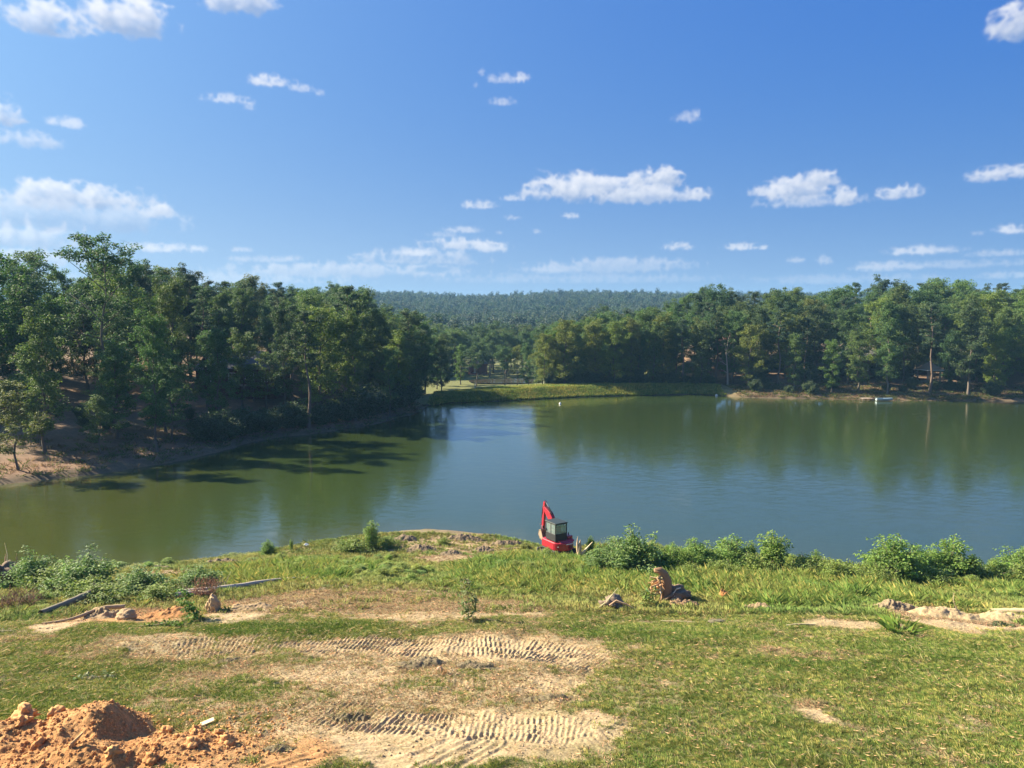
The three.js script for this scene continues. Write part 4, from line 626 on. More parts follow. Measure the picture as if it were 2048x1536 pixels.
  // the cab on the left
  const cab = part('cab', join([box(1.1, 0.6, 1.32, -0.26, 1.74, 0.02, 0.04), box(1.14, 0.07, 1.4, -0.26, 2.8, 0.0, 0.03)]), DARK, ex);
  for (const [x, z] of [[-0.78, 0.64], [0.26, 0.64], [-0.78, -0.6], [0.26, -0.6], [-0.78, 0.05]]) part('pillar', box(0.07, 0.78, 0.07, x, 2.41, z, 0.015), DARK, cab);
  const GLASS = new THREE.MeshPhysicalMaterial({ color: lin(0.6, 0.72, 0.7), transmission: 0.8, thickness: 0, roughness: 0.03, ior: 1.5 });
  for (const [w, h, l, x, z] of [[0.98, 0.72, 0.012, -0.26, 0.65], [0.98, 0.72, 0.012, -0.26, -0.61], [0.012, 0.72, 1.2, -0.79, 0.02], [0.012, 0.72, 1.2, 0.27, 0.02]]) part('window', new THREE.BoxGeometry(w, h, l).translate(x, 2.41, z), GLASS, cab);
  part('roof', box(1.18, 0.06, 1.44, -0.26, 2.86, 0, 0.028), std(0.03, 0.04, 0.038, 0.5), cab);
  part('work_lamp', box(0.1, 0.08, 0.05, 0.06, 2.7, 0.7, 0.015), WHITE, cab);
  part('seat', join([box(0.48, 0.14, 0.5, -0.3, 1.98, 0.1, 0.05), box(0.46, 0.55, 0.14, -0.3, 2.3, 0.36, 0.06)]), std(0.3, 0.03, 0.04, 0.7), cab);
  for (const s of [-1, 1]) part('mirror', join([rod([-0.3 + s * 0.52, 2.2, -0.62], [-0.3 + s * 0.7, 2.3, -0.72], 0.012, 6), box(0.12, 0.2, 0.03, -0.3 + s * 0.7, 2.36, -0.72, 0.01)]), DARK, cab);
  // swing post, boom, arm and bucket
  part('swing_post', join([box(0.34, 0.5, 0.36, 0.3, 0.95, -1.18, 0.05), cyl(0.13, 0.62, 0.3, 0.95, -1.3)]), GREY, ex);
  const boom = part('boom', sideways([[1.14, 0.98], [1.46, 1.0], [1.56, 1.9], [1.7, 2.56], [2.42, 3.24], [2.5, 3.42], [2.34, 3.54], [1.46, 3.12], [1.18, 2.8], [1.12, 1.9]], 0.28, 0.3), RED, ex);
  part('boom_cylinder', join([rod([0.3, 1.0, -1.55], [0.3, 1.95, -1.72], 0.065, 12)]), DARK, boom); part('boom_piston', rod([0.3, 1.95, -1.72], [0.3, 2.7, -1.74], 0.035, 10), STEEL, boom);
  part('arm_cylinder', rod([0.3, 3.0, -1.3], [0.3, 3.5, -1.85], 0.06, 12), DARK, boom); part('arm_piston', rod([0.3, 3.5, -1.85], [0.3, 3.85, -2.28], 0.032, 10), STEEL, boom);
  part('hose', bent([[0.18, 2.5, -1.3], [0.16, 3.2, -1.45], [0.16, 3.62, -2.0], [0.16, 3.4, -2.5], [0.17, 2.8, -2.6]], [0.022, 0.022, 0.022, 0.022, 0.02], 6, 0.02, 0.02, 0.02).build(true), BARK, boom);
  const arm = part('arm', sideways([[2.24, 3.82], [2.34, 3.9], [2.46, 3.78], [2.52, 3.3], [2.62, 2.4], [2.66, 1.62], [2.56, 1.56], [2.46, 1.66], [2.34, 3.0]], 0.18, 0.3), RED, ex);
  part('bucket_cylinder', rod([0.3, 3.35, -2.62], [0.3, 2.45, -2.78], 0.055, 12), DARK, arm); part('bucket_piston', rod([0.3, 2.45, -2.78], [0.3, 1.9, -2.84], 0.03, 10), STEEL, arm);
  part('linkage', join([rod([0.22, 1.9, -2.84], [0.22, 1.62, -2.5], 0.03, 8), rod([0.38, 1.9, -2.84], [0.38, 1.62, -2.5], 0.03, 8), rod([0.22, 1.9, -2.84], [0.22, 1.42, -2.78], 0.03, 8), rod([0.38, 1.9, -2.84], [0.38, 1.42, -2.78], 0.03, 8), cyl(0.04, 0.3, 0.3, 1.9, -2.84, 'x')]), STEEL, arm);
  const bucketSide = [[2.5, 1.58], [2.78, 1.46], [2.86, 1.1], [2.66, 0.8], [2.36, 0.72], [2.2, 0.86], [2.26, 0.9], [2.4, 0.8], [2.62, 0.86], [2.78, 1.12], [2.7, 1.38], [2.5, 1.46]];
  const bucket = part('bucket', join([sideways(bucketSide, 0.58, 0.3), sideways([[2.5, 1.56], [2.78, 1.44], [2.84, 1.1], [2.66, 0.82], [2.36, 0.74], [2.22, 0.88]], 0.02, 0.02), sideways([[2.5, 1.56], [2.78, 1.44], [2.84, 1.1], [2.66, 0.82], [2.36, 0.74], [2.22, 0.88]], 0.02, 0.58)]), MUD, ex);
  for (let k = 0; k < 4; k++) part('tooth', new THREE.ConeGeometry(0.035, 0.16, 6).rotateX(-2.4).translate(0.08 + k * 0.147, 0.92, -2.14), STEEL, bucket);
}
{ // splintered pale stump beside the excavator
  const o = put('splintered_stump', 4.75, 53.4, 0.2), S = bent([[0, -0.2, 0], [0.02, 0.5, 0], [0.06, 1.0, 0.02], [0.1, 1.45, 0]], [0.21, 0.17, 0.13, 0.015], 9, 0.46, 0.32, 0.2);
  S.tube([V3(-0.06, 0.6, 0), V3(-0.12, 1.2, 0), V3(-0.1, 1.75, 0.05)], [0.11, 0.07, 0.008], 7, 0.5, 0.36, 0.24); part('stump', S.build(true), BARK, o);
  part('broken_branch', bent([[0.15, 0.35, 0], [0.55, 0.8, 0.05], [0.98, 1.28, 0.1]], [0.1, 0.075, 0.02], 7, 0.62, 0.5, 0.32).build(true), BARK, o);
  tag(o, 'pale splintered stump with a slanting broken branch beside the excavator', 'stump');
}
{ // upturned stump with its roots in the air
  const o = put('upturned_stump', 6.6, 34.2, 0), R = RNG(71), W = [0.3, 0.17, 0.09];
  part('stem', bent([[0.5, -0.25, 0], [0.5, 0.4, 0], [0.46, 0.95, 0.02], [0.34, 1.3, 0.05], [0.14, 1.5, 0.06], [-0.12, 1.52, 0.1]], [0.32, 0.28, 0.24, 0.21, 0.17, 0.1], 11, ...W).build(true), BARK, o);
  for (let k = 0; k < 26; k++) { const a = V3(lerp(0.4, 0.05, R()), 0.45 + 0.85 * R(), (R() - 0.3) * 0.5), b = a.clone().add(V3(-0.15 - 0.4 * R(), -0.35 + 0.6 * R(), (R() - 0.3) * 0.5)), c = b.clone().add(V3(-0.1 + 0.2 * R(), -0.3 * R(), 0.2 * (R() - 0.5))); part('root', bent([a.toArray(), b.toArray(), c.toArray()], [0.05, 0.03, 0.008], 5, 0.42 + 0.2 * R(), 0.3 + 0.12 * R(), 0.18).build(true), BARK, o); }
  for (const pts of [[[0.5, 0.1, 0.3], [0.8, 0.12, 0.35], [1.1, 0.06, 0.3]], [[0.5, 0.1, 0.3], [0.7, 0.5, 0.35], [0.85, 0.72, 0.3]], [[0.75, 0.45, 0.35], [0.8, 0.25, 0.4], [0.72, 0.1, 0.42]], [[0.85, 0.72, 0.3], [1.05, 0.78, 0.32]], [[0.1, 0.9, 0.25], [0.15, 0.5, 0.35], [0.1, 0.2, 0.3]]]) part('root', bent(pts, pts.map((_, i) => 0.035 - 0.009 * i), 6, 0.62, 0.52, 0.4).build(true), BARK, o);
  part('soil', lump(72, 0.62, 0.7, 0.7).translate(0.75, 0.2, -0.1), std(0.2, 0.13, 0.08, 0.95), o);
  part('crumbled_soil', lump(73, 0.5, 0.5, 0.9).translate(1.2, 0.05, 0.4), std(0.36, 0.23, 0.13, 0.95), o);
  tag(o, 'upturned brown stump bent to the left with bare pale roots', 'stump');
}
{ // root heap to its left
  const o = put('root_heap', 4.3, 32, 0.1), R = RNG(74);
  part('soil', lump(75, 0.55, 0.62, 0.8).translate(0.05, 0.1, 0), std(0.2, 0.145, 0.1, 0.95), o);
  for (const pts of [[[-0.9, 0.02, 0.3], [-0.3, 0.4, 0.2], [0.25, 0.95, 0]], [[0.1, 0.45, 0.3], [0.5, 0.36, 0.4], [1.0, 0.06, 0.45]], [[-0.2, 0.3, 0.35], [0.1, 0.5, 0.3], [0.4, 0.4, 0.4]], [[-1.3, 0.05, 0.1], [-0.7, 0.1, 0.2], [-0.3, 0.1, 0.3]], [[-0.4, 0.1, 0.4], [0, 0.16, 0.5], [0.3, 0.03, 0.55]]]) part('root', bent(pts, [0.045, 0.035, 0.012], 6, 0.36 + 0.2 * R(), 0.27 + 0.12 * R(), 0.18).build(true), BARK, o);
  tag(o, 'small heap of torn grey roots left of the upturned stump', 'roots');
}
const log = (name, pts, r0, r1, c, label, cat = 'log') => { const S = new Sheets(), P = pts.map(([x, d, up]) => V3(x, groundY(x, -d) + up, -d)), curve = new THREE.CatmullRomCurve3(P), n = 14, q = curve.getPoints(n), R = RNG(Math.round(r0 * 1e4 + P.length)); S.tube(q, q.map((_, i) => lerp(r0, r1, i / n) * (0.9 + 0.2 * R())), 9, ...c); return tag(single(name, S.build(true), BARK), label, cat); };
log('fallen_log', [[-16.2, 36.0, 0.14], [-14.2, 37.6, 0.16], [-12.4, 39.6, 0.17], [-10.3, 42.1, 0.12]], 0.15, 0.085, [0.42, 0.35, 0.28], 'long grey fallen trunk lying across the left of the slope');
log('fallen_log', [[-15.9, 35.2, 0.14], [-15.1, 35.7, 0.16], [-14.4, 36.0, 0.12]], 0.15, 0.12, [0.4, 0.34, 0.26], 'short thick log left of the brown dead brush');
log('fallen_log', [[-20.1, 31.8, 0.1], [-19.7, 33.4, 0.3], [-19.4, 35.2, 0.55]], 0.13, 0.17, [0.2, 0.17, 0.12], 'dark log slanting up into the leafy brush pile');
log('bare_root', [[-18.7, 29.6, 0.03], [-17.9, 30.2, 0.1], [-17.3, 31.6, 0.32], [-16.6, 32, 0.28]], 0.04, 0.1, [0.4, 0.28, 0.16], 'tan curved root beside the dirt heap on the left', 'root');
log('fallen_log', [[22.0, 34.3, 0.12], [23.4, 34.0, 0.24], [25.4, 33.6, 0.2]], 0.14, 0.17, [0.52, 0.4, 0.24], 'pale log on the bare sand at the right edge');
log('stick', [[10.7, 29.1, 0.03], [11.2, 29.2, 0.05], [11.9, 29.2, 0.03]], 0.03, 0.02, [0.55, 0.44, 0.28], 'pale stick on the grass near the right sand patch', 'stick');
log('stick', [[20.0, 33.6, 0.3], [19.8, 33.5, 0.7], [19.75, 33.4, 1.05]], 0.02, 0.008, [0.6, 0.5, 0.34], 'thin upright stick on top of the sand heap', 'stick');
log('stick', [[6.0, 30.1, 0.03], [6.9, 29.9, 0.04], [7.5, 29.8, 0.02]], 0.02, 0.015, [0.5, 0.42, 0.26], 'thin stick lying right of the upturned stump', 'stick');
log('stick', [[-1.0, 58.6, 0.06], [0.2, 59.2, 0.1], [1.6, 59.4, 0.08]], 0.05, 0.03, [0.4, 0.3, 0.2], 'driftwood stick on the point left of the excavator', 'stick');
// brush piles of felled leafy branches on the left
for (const [k, x, d, H, w, label] of [
  ['gloss', -26.6, 41.5, 2.1, 1.25, 'leafy felled branch beside the root ball at the left edge'], ['gloss', -22.0, 38.4, 2.2, 1.35, 'largest leafy felled branch in the left brush pile'], ['low', -20.6, 36.2, 1.2, 1.4, 'yellow-green leaves low in the left brush pile'], ['gloss', -18.4, 37.2, 1.5, 1.6, 'felled branch with dusty leaves in the middle of the brush pile'], ['low', -19.0, 34.6, 1.0, 1.6, 'flat green leaves before the middle of the brush pile'], ['gloss', -16.0, 38.0, 1.4, 1.5, 'felled branch with dusty leaves at the right of the brush pile'], ['low', -24.3, 40.0, 1.3, 1.5, 'low leaves between the two largest felled branches'], ['low', -16.8, 35.2, 0.9, 1.6, 'leaves lying right before the orange dirt heap']])
  tag(bush(k, x, d, H, w, x, label, 'felled leafy branches', 'felled_branch'), label, 'branch', 'felled leafy branches');
const twigs = (name, x, d, n, r, h, c, label, seed) => { const S = new Sheets(), R = RNG(seed), o = put(name, x, d); for (let k = 0; k < n; k++) { const a = R() * 6.28, q = r * Math.sqrt(R()), p = V3(Math.cos(a) * q, h * 0.6 * R(), Math.sin(a) * q * 0.7), e = V3((R() - 0.5), 0.1 + 0.55 * R(), (R() - 0.5)).multiplyScalar(0.7 * r), v = 0.7 + 0.6 * R(); S.tube([p, p.clone().add(e)], [0.014, 0.004], 3, c[0] * v, c[1] * v, c[2] * v); } part('twigs', S.build(true), BARK, o).userData.kind = 'stuff'; return tag(o, label, 'brush'); };
twigs('dead_brush', -22.6, 34.3, 260, 1.0, 0.8, [0.22, 0.12, 0.08], 'low brown dead pine brush at the left edge of the lawn', 81);
twigs('dead_brush', -14.6, 35.6, 260, 0.65, 1.3, [0.3, 0.15, 0.08], 'reddish brown dead brush beside the short thick log', 82);
twigs('dead_brush', -15.5, 37.5, 220, 1.2, 0.6, [0.24, 0.19, 0.14], 'grey twiggy brush behind the short thick log', 83);
{ // the upturned root ball at the left edge
  const o = put('root_ball', -29.2, 43, 0.3), R = RNG(84); part('soil', lump(85, 0.95, 1.0, 0.6).translate(0, 0.6, 0), std(0.15, 0.105, 0.07, 0.95), o);
  for (let k = 0; k < 16; k++) { const a = R() * 6.28; part('root', bent([[Math.cos(a) * 0.5, 1.1, Math.sin(a) * 0.5], [Math.cos(a) * 0.75, 1.45 + 0.3 * R(), Math.sin(a) * 0.7], [Math.cos(a) * 0.7, 1.7 + 0.3 * R(), Math.sin(a) * 0.8]], [0.05, 0.03, 0.008], 5, 0.28, 0.18, 0.11).build(true), BARK, o); }
  part('shoot', bent([[0.2, 1.2, 0], [0.28, 2.0, 0], [0.2, 2.75, 0.1]], [0.03, 0.025, 0.01], 5, 0.55, 0.46, 0.3).build(true), BARK, o);
  tag(o, 'dark upturned root ball with a pale upright shoot at the left edge', 'stump');
}
// clods and heaps
const CLAY = new THREE.MeshStandardMaterial({ color: lin(0.52, 0.255, 0.095), roughness: 0.95, bumpMap: soilGrain, bumpScale: 0.02 }), TAN = new THREE.MeshStandardMaterial({ color: lin(0.42, 0.29, 0.16), roughness: 0.95, bumpMap: soilGrain, bumpScale: 0.02 }), SAND = new THREE.MeshStandardMaterial({ color: lin(0.58, 0.42, 0.23), roughness: 0.95, bumpMap: soilGrain, bumpScale: 0.02 });
function clodAt(name, x, d, r, flat, m, label, seed, cat = 'clod', rough = 0.55, sx = 1) { const o = single(name, lump(seed, r, flat, rough).scale(sx, 1, 1), m); o.position.set(x, groundY(x, -d) + r * flat * 0.35, -d); return tag(o, label, cat); }
const tan = [0.44, 0.3, 0.165], clay = [0.54, 0.25, 0.085], sand = [0.6, 0.43, 0.235], brown = [0.28, 0.2, 0.125], turf = [0.27, 0.205, 0.12];
clodAt('boulder_clod', -15.8, 30.6, 0.36, 0.85, TAN, 'big rounded tan clod beside the orange dirt heap', 91, 'clod', 0.4);
clodAt('cone_clod', -12.65, 31.6, 0.28, 1.6, TAN, 'upright cone of dark earth right of the green sprig', 92, 'clod', 0.5);
heapAt('clay_heap', -14.4, 31.7, 1.5, 0.9, 0.3, 0.6, clay, 'low heap of bright orange clay on the left', 93);
heapAt('dirt_heap', -17.2, 31.2, 1.3, 0.9, 0.28, 0.7, tan, 'low rough tan dirt heap left of the big clod', 94);
heapAt('dirt_heap', -11.4, 32.2, 1.6, 0.9, 0.16, 0.6, tan, 'flat crumbled dirt right of the dark earth cone', 95);
heapAt('sand_heap', 19.1, 33, 1.9, 1.1, 0.36, 0.25, sand, 'smooth pale sand heap on the right', 96);
heapAt('rubble_heap', 17.3, 34, 1.6, 1.0, 0.3, 0.8, [0.34, 0.25, 0.15], 'rough heap of clods left of the sand heap', 97);
heapAt('sand_heap', 22, 32.8, 2.4, 1.3, 0.18, 0.6, sand, 'flat spread of sand before the pale log', 98);
heapAt('clay_heap', 10.05, 35, 0.5, 0.4, 0.4, 0.5, clay, 'small orange clod standing in the grass right of centre', 99);
heapAt('dirt_heap', 10.6, 32.2, 1.1, 0.7, 0.25, 0.7, tan, 'low dirt lump in the grass before the orange clod', 100);
clodAt('turf_clod', 8.15, 29.8, 0.2, 0.5, std(0.14, 0.12, 0.07, 0.95), 'small dark turf clod lying on the lawn edge', 101, 'clod', 0.5, 1.6);
heapAt('dirt_heap', 7.6, 32.9, 1.0, 0.6, 0.28, 0.55, [0.36, 0.22, 0.12], 'brown crumbled dirt right of the upturned stump', 102);
clodAt('pale_stone', -16.4, 60, 0.22, 0.9, std(0.72, 0.7, 0.66, 0.8), 'small pale stone on the near shore at the left', 103, 'stone', 0.3);
clodAt('brick_lump', -2.3, 23.5, 0.1, 0.8, std(0.48, 0.27, 0.18, 0.95), 'small pinkish lump by the torn turf', 104, 'clod', 0.4);
for (const [x, d, rx, rd, h, label] of [[-8.8, 61.8, 1.7, 0.8, 0.3, 'brown earth rim on the tip of the bare point'], [-3.8, 62.4, 2.2, 0.8, 0.34, 'brown earth rim right of the point tip'], [-0.4, 61, 1.8, 0.8, 0.3, 'brown earth rim nearest the excavator on the point'], [-4.6, 56.4, 1.3, 0.8, 0.25, 'earth heap at the near edge of the bare point'], [-6.9, 58.7, 1.5, 1.0, 0.3, 'earth heap in the middle of the bare point'], [-2.2, 58.2, 1.4, 0.9, 0.3, 'earth heap on the right of the bare point'], [-24.6, 52.4, 1.8, 0.7, 0.22, 'left stretch of the low earth rim on the left shore'], [-21, 54.4, 1.8, 0.7, 0.25, 'right stretch of the low earth rim on the left shore']]) heapAt('earth_bank', x, d, rx, rd, h, 0.6, brown, label, 105 + Math.round(x * 3 + d));
// torn turf along the crawler marks
for (const [x, d, rx, rd, h, label] of [[-3.0, 24.2, 1.3, 0.55, 0.3, 'long dark ridge of torn turf above the middle of the marks'], [-1.2, 23.7, 1.1, 0.45, 0.24, 'dark turf ridge end right of the long ridge'], [0.9, 21.1, 1.3, 0.35, 0.16, 'thin dark turf ridge between the two crawler marks'], [-4.4, 19.7, 0.9, 0.35, 0.15, 'dark turf lump left of the lower crawler mark'], [8.6, 20.4, 0.5, 0.22, 0.1, 'small dark turf lump on the lawn right of centre'], [-9.6, 24.9, 1.0, 0.4, 0.13, 'dark turf lump left below the upper crawler mark'], [-5.6, 17.75, 0.7, 0.3, 0.12, 'dark turf strip above the orange soil at the bottom']]) {
  heapAt('torn_turf', x, d, rx, rd, h * 0.62, 0.6, turf, label, 120 + Math.round(x * 7 + d), 'turf');
}
// sprigs and the sapling
function sprig(name, x, d, pts, n, size, tint, label, seed, spread = 0.16, cat = 'sapling') {
  const R = RNG(seed), o = put(name, x, d), S = new Sheets(), c = new THREE.CatmullRomCurve3(pts.map((p) => V3(...p)));
  part('stem', bent(c.getPoints(8).map((p) => p.toArray()), Array.from({ length: 9 }, (_, i) => 0.022 - 0.0018 * i), 6, 0.25, 0.2, 0.12).build(true), BARK, o);
  for (let k = 0; k < n; k++) clump(S, R, c.getPoint(0.12 + 0.88 * R()).add(V3((R() - 0.5) * 2 * spread, (R() - 0.5) * spread, (R() - 0.5) * 2 * spread)), 0.1, 0.8, 5, size * (0.7 + 0.6 * R()), tint.map((v) => v * (0.8 + 0.4 * R())), 0.4);
  part('leaves', S.build(false), LEAF, o); return tag(o, label, cat);
}
sprig('sapling', -1.75, 29.6, [[0, 0, 0], [0.05, 0.5, 0], [0, 1.0, 0], [-0.15, 1.65, 0.1]], 62, 0.15, [0.2, 0.235, 0.075], 'young sapling with pale yellowish leaves in the middle of the slope', 131, 0.28);
sprig('sapling', -12.8, 30.1, [[0.1, 0, 0], [-0.1, 0.4, 0], [-0.35, 0.85, 0], [-0.6, 1.35, 0.1]], 60, 0.14, [0.11, 0.24, 0.02], 'bright green leafy sprig leaning left by the orange clay', 132, 0.2);
sprig('fallen_sprig', -13.6, 29.2, [[-1.0, 0.05, 0.1], [-0.4, 0.1, 0.1], [0.3, 0.14, 0], [1.0, 0.12, 0]], 40, 0.14, [0.15, 0.24, 0.03], 'green leafy sprig lying before the bright green sapling', 133, 0.16, 'branch');
sprig('fallen_sprig', -13.25, 23.1, [[-0.5, 0.03, 0.1], [0, 0.06, 0], [0.4, 0.05, -0.1], [0.75, 0.04, -0.2]], 16, 0.12, [0.3, 0.34, 0.16], 'pale withered sprig lying on the left of the lawn', 134, 0.1, 'branch');
sprig('fallen_sprig', -19.2, 28.4, [[-0.4, 0.03, 0], [0, 0.05, 0], [0.4, 0.03, 0]], 8, 0.1, [0.34, 0.34, 0.18], 'pale leaves lying at the far left lawn edge', 135, 0.1, 'branch');
sprig('fallen_sprig', 20.4, 31.2, [[-0.5, 0.04, 0], [0.1, 0.08, 0], [0.6, 0.05, 0]], 26, 0.11, [0.1, 0.15, 0.05], 'dark leafy sprig lying on the sand at the right', 136, 0.16, 'branch');
sprig('sapling', 6.0, 32.8, [[0, 0, 0], [0.05, 0.4, 0], [0.02, 0.8, 0]], 50, 0.13, [0.2, 0.26, 0.05], 'yellow-green young plant before the upturned stump', 137, 0.3);
{ // coarse grass clump before the sand
  const o = put('grass_clump', 14.9, 28.5), g = tuftOf(141, 90, 0.5, 0.5, 0.011, 1.0, 0.12); g.attributes.color.array.forEach((v, i, a) => { a[i] = v * [0.15, 0.24, 0.04][i % 3]; }); part('blades', g, GRASS, o).userData.kind = 'stuff'; tag(o, 'coarse green grass clump before the sand on the right', 'grass');
  const q = put('grass_clump', -2.2, 23.05), h = tuftOf(142, 40, 0.12, 0.22, 0.007, 0.5, 0.3); h.attributes.color.array.forEach((v, i, a) => { a[i] = v * [0.34, 0.28, 0.13][i % 3]; }); part('blades', h, GRASS, q).userData.kind = 'stuff'; tag(q, 'tuft of straw-pale grass by the torn turf ridge', 'grass');
}
{ // the mound of dug clay at the lower left
  const X0 = -10.2, D0 = 18.3, nx = 190, nd = 110, w = 7.4, l = 4.2, pos = [], col = [], idx = [], uv = [];
  const height = (x, d) => {
    const u = x - X0, v = d - D0, ridge = 0.92 * Math.exp(-((u + 0.15) ** 2 / (u > -0.15 ? 0.5 : 2.6) + (v - 0.25) ** 2 / 1.1)), tail = 0.5 * Math.exp(-((u + 2.2) ** 2 / 2.2 + (v + 0.2) ** 2 / 0.9)), low = 0.34 * Math.exp(-((u - 1.9) ** 2 / 1.9 + (v + 0.5) ** 2 / 0.7)), front = 0.42 * Math.exp(-((u - 0.4) ** 2 / 2.4 + (v + 1.1) ** 2 / 0.4));
    const shave = sstep(0.05, 0.5, u) * sstep(1.9, 0.9, u) * sstep(-0.9, 0, v);   // the face the bucket cut
    const rough = (1 - 0.85 * shave) * (0.1 * fbm(x * 2.2, d * 2.2, 3) + 0.07 * Math.abs(fbm(x * 5.5 + 3, d * 5.5, 3)) + 0.04 * fbm(x * 14, d * 14, 2));
    const h = Math.max(ridge, tail, low, front) * 0.75 + 0.25 * (ridge + tail + low + front), edge = sstep(0.5, 0.42, Math.abs(u) / w) * sstep(0.5, 0.4, Math.abs(v) / l);
    return (h + rough * sstep(0.03, 0.25, h)) * edge - 0.07;
  };
  for (let j = 0; j <= nd; j++) for (let i = 0; i <= nx; i++) {
    const x = X0 + (i / nx - 0.5) * w, d = D0 + (j / nd - 0.5) * l, n = fbm(x * 1.5, d * 1.5, 3), n2 = fbm(x * 7, d * 7, 2);
    pos.push(x - X0, groundY(x, -d) + height(x, d), D0 - d); uv.push(x / 1.2, d / 1.2); const t = clamp(0.35 + n + 0.4 * n2); col.push(lerp(0.56, 0.5, t), lerp(0.285, 0.22, t), lerp(0.105, 0.065, t));
    if (i && j) { const a = j * (nx + 1) + i, b = a - 1, c = a - nx - 1, e = c - 1; idx.push(e, c, a, e, a, b); }
  }
  const g = new THREE.BufferGeometry(); g.setAttribute('position', new THREE.Float32BufferAttribute(pos, 3)); g.setAttribute('color', new THREE.Float32BufferAttribute(col, 3)); g.setAttribute('uv', new THREE.Float32BufferAttribute(uv, 2)); g.setIndex(idx); g.computeVertexNormals();
  const o = base('clay_mound', [X0, 0, -D0]); part('heap', g, new THREE.MeshStandardMaterial({ vertexColors: true, roughness: 0.95, map: soilTint, bumpMap: soilGrain, bumpScale: 0.025 }), o);
  const R = RNG(151), CM = [std(0.53, 0.27, 0.1, 0.95), std(0.47, 0.21, 0.07, 0.95), std(0.4, 0.32, 0.23, 0.95)], shapes = [0, 1, 2, 3].map((k) => lump(160 + k, 0.9, 0.8, 1.1, 5, 2.2));
  const clod = (x, d, s, m) => { const c = part('clod', shapes[Math.floor(R() * 4)], CM[m], o); c.position.set(x - X0, groundY(x, -d) + Math.max(-0.02, height(x, d)) + s * 0.3, D0 - d); c.scale.setScalar(s); c.rotation.y = R() * 6; return c; };
  for (const [x, d, s, m] of [[-12.3, 18.6, 0.26, 0], [-11.6, 18.8, 0.2, 0], [-12.1, 18.2, 0.17, 0], [-6.95, 17.95, 0.17, 0], [-7.3, 18.3, 0.12, 0], [-7.6, 17.5, 0.16, 0], [-8.3, 16.9, 0.15, 1], [-9.2, 16.9, 0.16, 0], [-8.0, 18.6, 0.16, 1], [-8.9, 18.9, 0.14, 0], [-11.2, 17.4, 0.17, 1]]) clod(x, d, s, m);
  for (let k = 0; k < 80; k++) { const a = R() * 6.28, q = 0.5 + 0.55 * R(); clod(X0 + 0.3 + Math.cos(a) * q * 3.1, D0 - 0.2 + Math.sin(a) * q * 1.55, 0.03 + 0.07 * R() * R(), R() < 0.75 ? 0 : 1); }
  const S = new THREE.InstancedMesh(shapes[0], CM[0], 2600), M = new THREE.Matrix4(), Q = new THREE.Quaternion(); S.name = 'crumbs'; S.userData.kind = 'stuff';
  for (let k = 0; k < 2600; k++) { const x = X0 + (R() - 0.42) * 7.6, d = D0 + (R() - 0.5) * 3.9, s = 0.012 + 0.035 * R() * R(); M.compose(V3(x - X0, groundY(x, -d) + Math.max(0, height(x, d)) + s * 0.3, D0 - d), Q.setFromAxisAngle(V3(0, 1, 0), R() * 6), V3(s, s, s)); S.setMatrixAt(k, M); }
  S.castShadow = true; o.add(S);
  part('root', bent([[0.2, 0, 1.3], [0.35, 0.45, 1.2], [0.55, 0.7, 1.1]].map(([a, b, c]) => [a - 0.4, groundY(X0, -D0 + c) + b, c]), [0.06, 0.05, 0.02], 6, 0.45, 0.28, 0.14).build(true), BARK, o);
  tag(o, 'big mound of dug orange clay at the lower left corner', 'mound');
  const bd = single('wood_offcut', box(0.34, 0.03, 0.14, 0, 0, 0, 0.006), std(0.72, 0.58, 0.34, 0.7)); bd.position.set(-7.95, groundY(-7.95, -19.2) + 0.06, -19.2); bd.rotation.set(0.2, 0.5, 0.12); tag(bd, 'small pale board offcut lying above the clay mound', 'board');
}
// ---------- across the lake ----------
{ // buoy
  const o = base('buoy', [10.2, 0, -162.2]), prof = [[0, -0.3], [0.25, -0.28], [0.36, -0.1], [0.36, 0.12], [0.28, 0.3], [0.12, 0.4], [0.1, 0.52], [0, 0.54]].map(([x, y]) => new THREE.Vector2(x, y));
  part('float', new THREE.LatheGeometry(prof, 20), std(0.8, 0.8, 0.76, 0.5), o); part('band', new THREE.CylinderGeometry(0.372, 0.372, 0.1, 20).translate(0, 0.03, 0), std(0.03, 0.04, 0.04, 0.5), o); part('ring', new THREE.TorusGeometry(0.08, 0.02, 6, 14).translate(0, 0.6, 0), std(0.4, 0.4, 0.4, 0.4, { metalness: 0.8 }), o);
  o.scale.setScalar(0.7); tag(o, 'small white buoy with a dark band floating before the dam', 'buoy');
}
clodAt('white_stone', 47.6, 178.2, 0.3, 1.1, std(0.78, 0.76, 0.7, 0.8), 'small white stone at the water, right end of the dam', 171, 'stone', 0.3);
clodAt('white_stone', -13.5, 183, 0.4, 0.8, std(0.7, 0.7, 0.66, 0.8), 'white stone behind the left end of the dam', 172, 'stone', 0.3);
for (const [x, d, h, label] of [[7.9, 188.5, 4.6, 'pale slim post at the left edge of the wood behind the dam'], [-8.9, 184.5, 2.4, 'short pale post left of the pond beyond the dam'], [13.4, 187.5, 3.0, 'grey post in the wood edge right of the gap']]) { const o = base('post', [x, land(x, d) - 0.1, -d]); part('shaft', rod([0, 0, 0], [0, h, 0], 0.14, 10, 0.11), std(0.45, 0.45, 0.42, 0.8), o); part('cap', cyl(0.16, 0.08, 0, h + 0.04, 0), std(0.3, 0.3, 0.29, 0.8), o); tag(o, label, 'post'); }
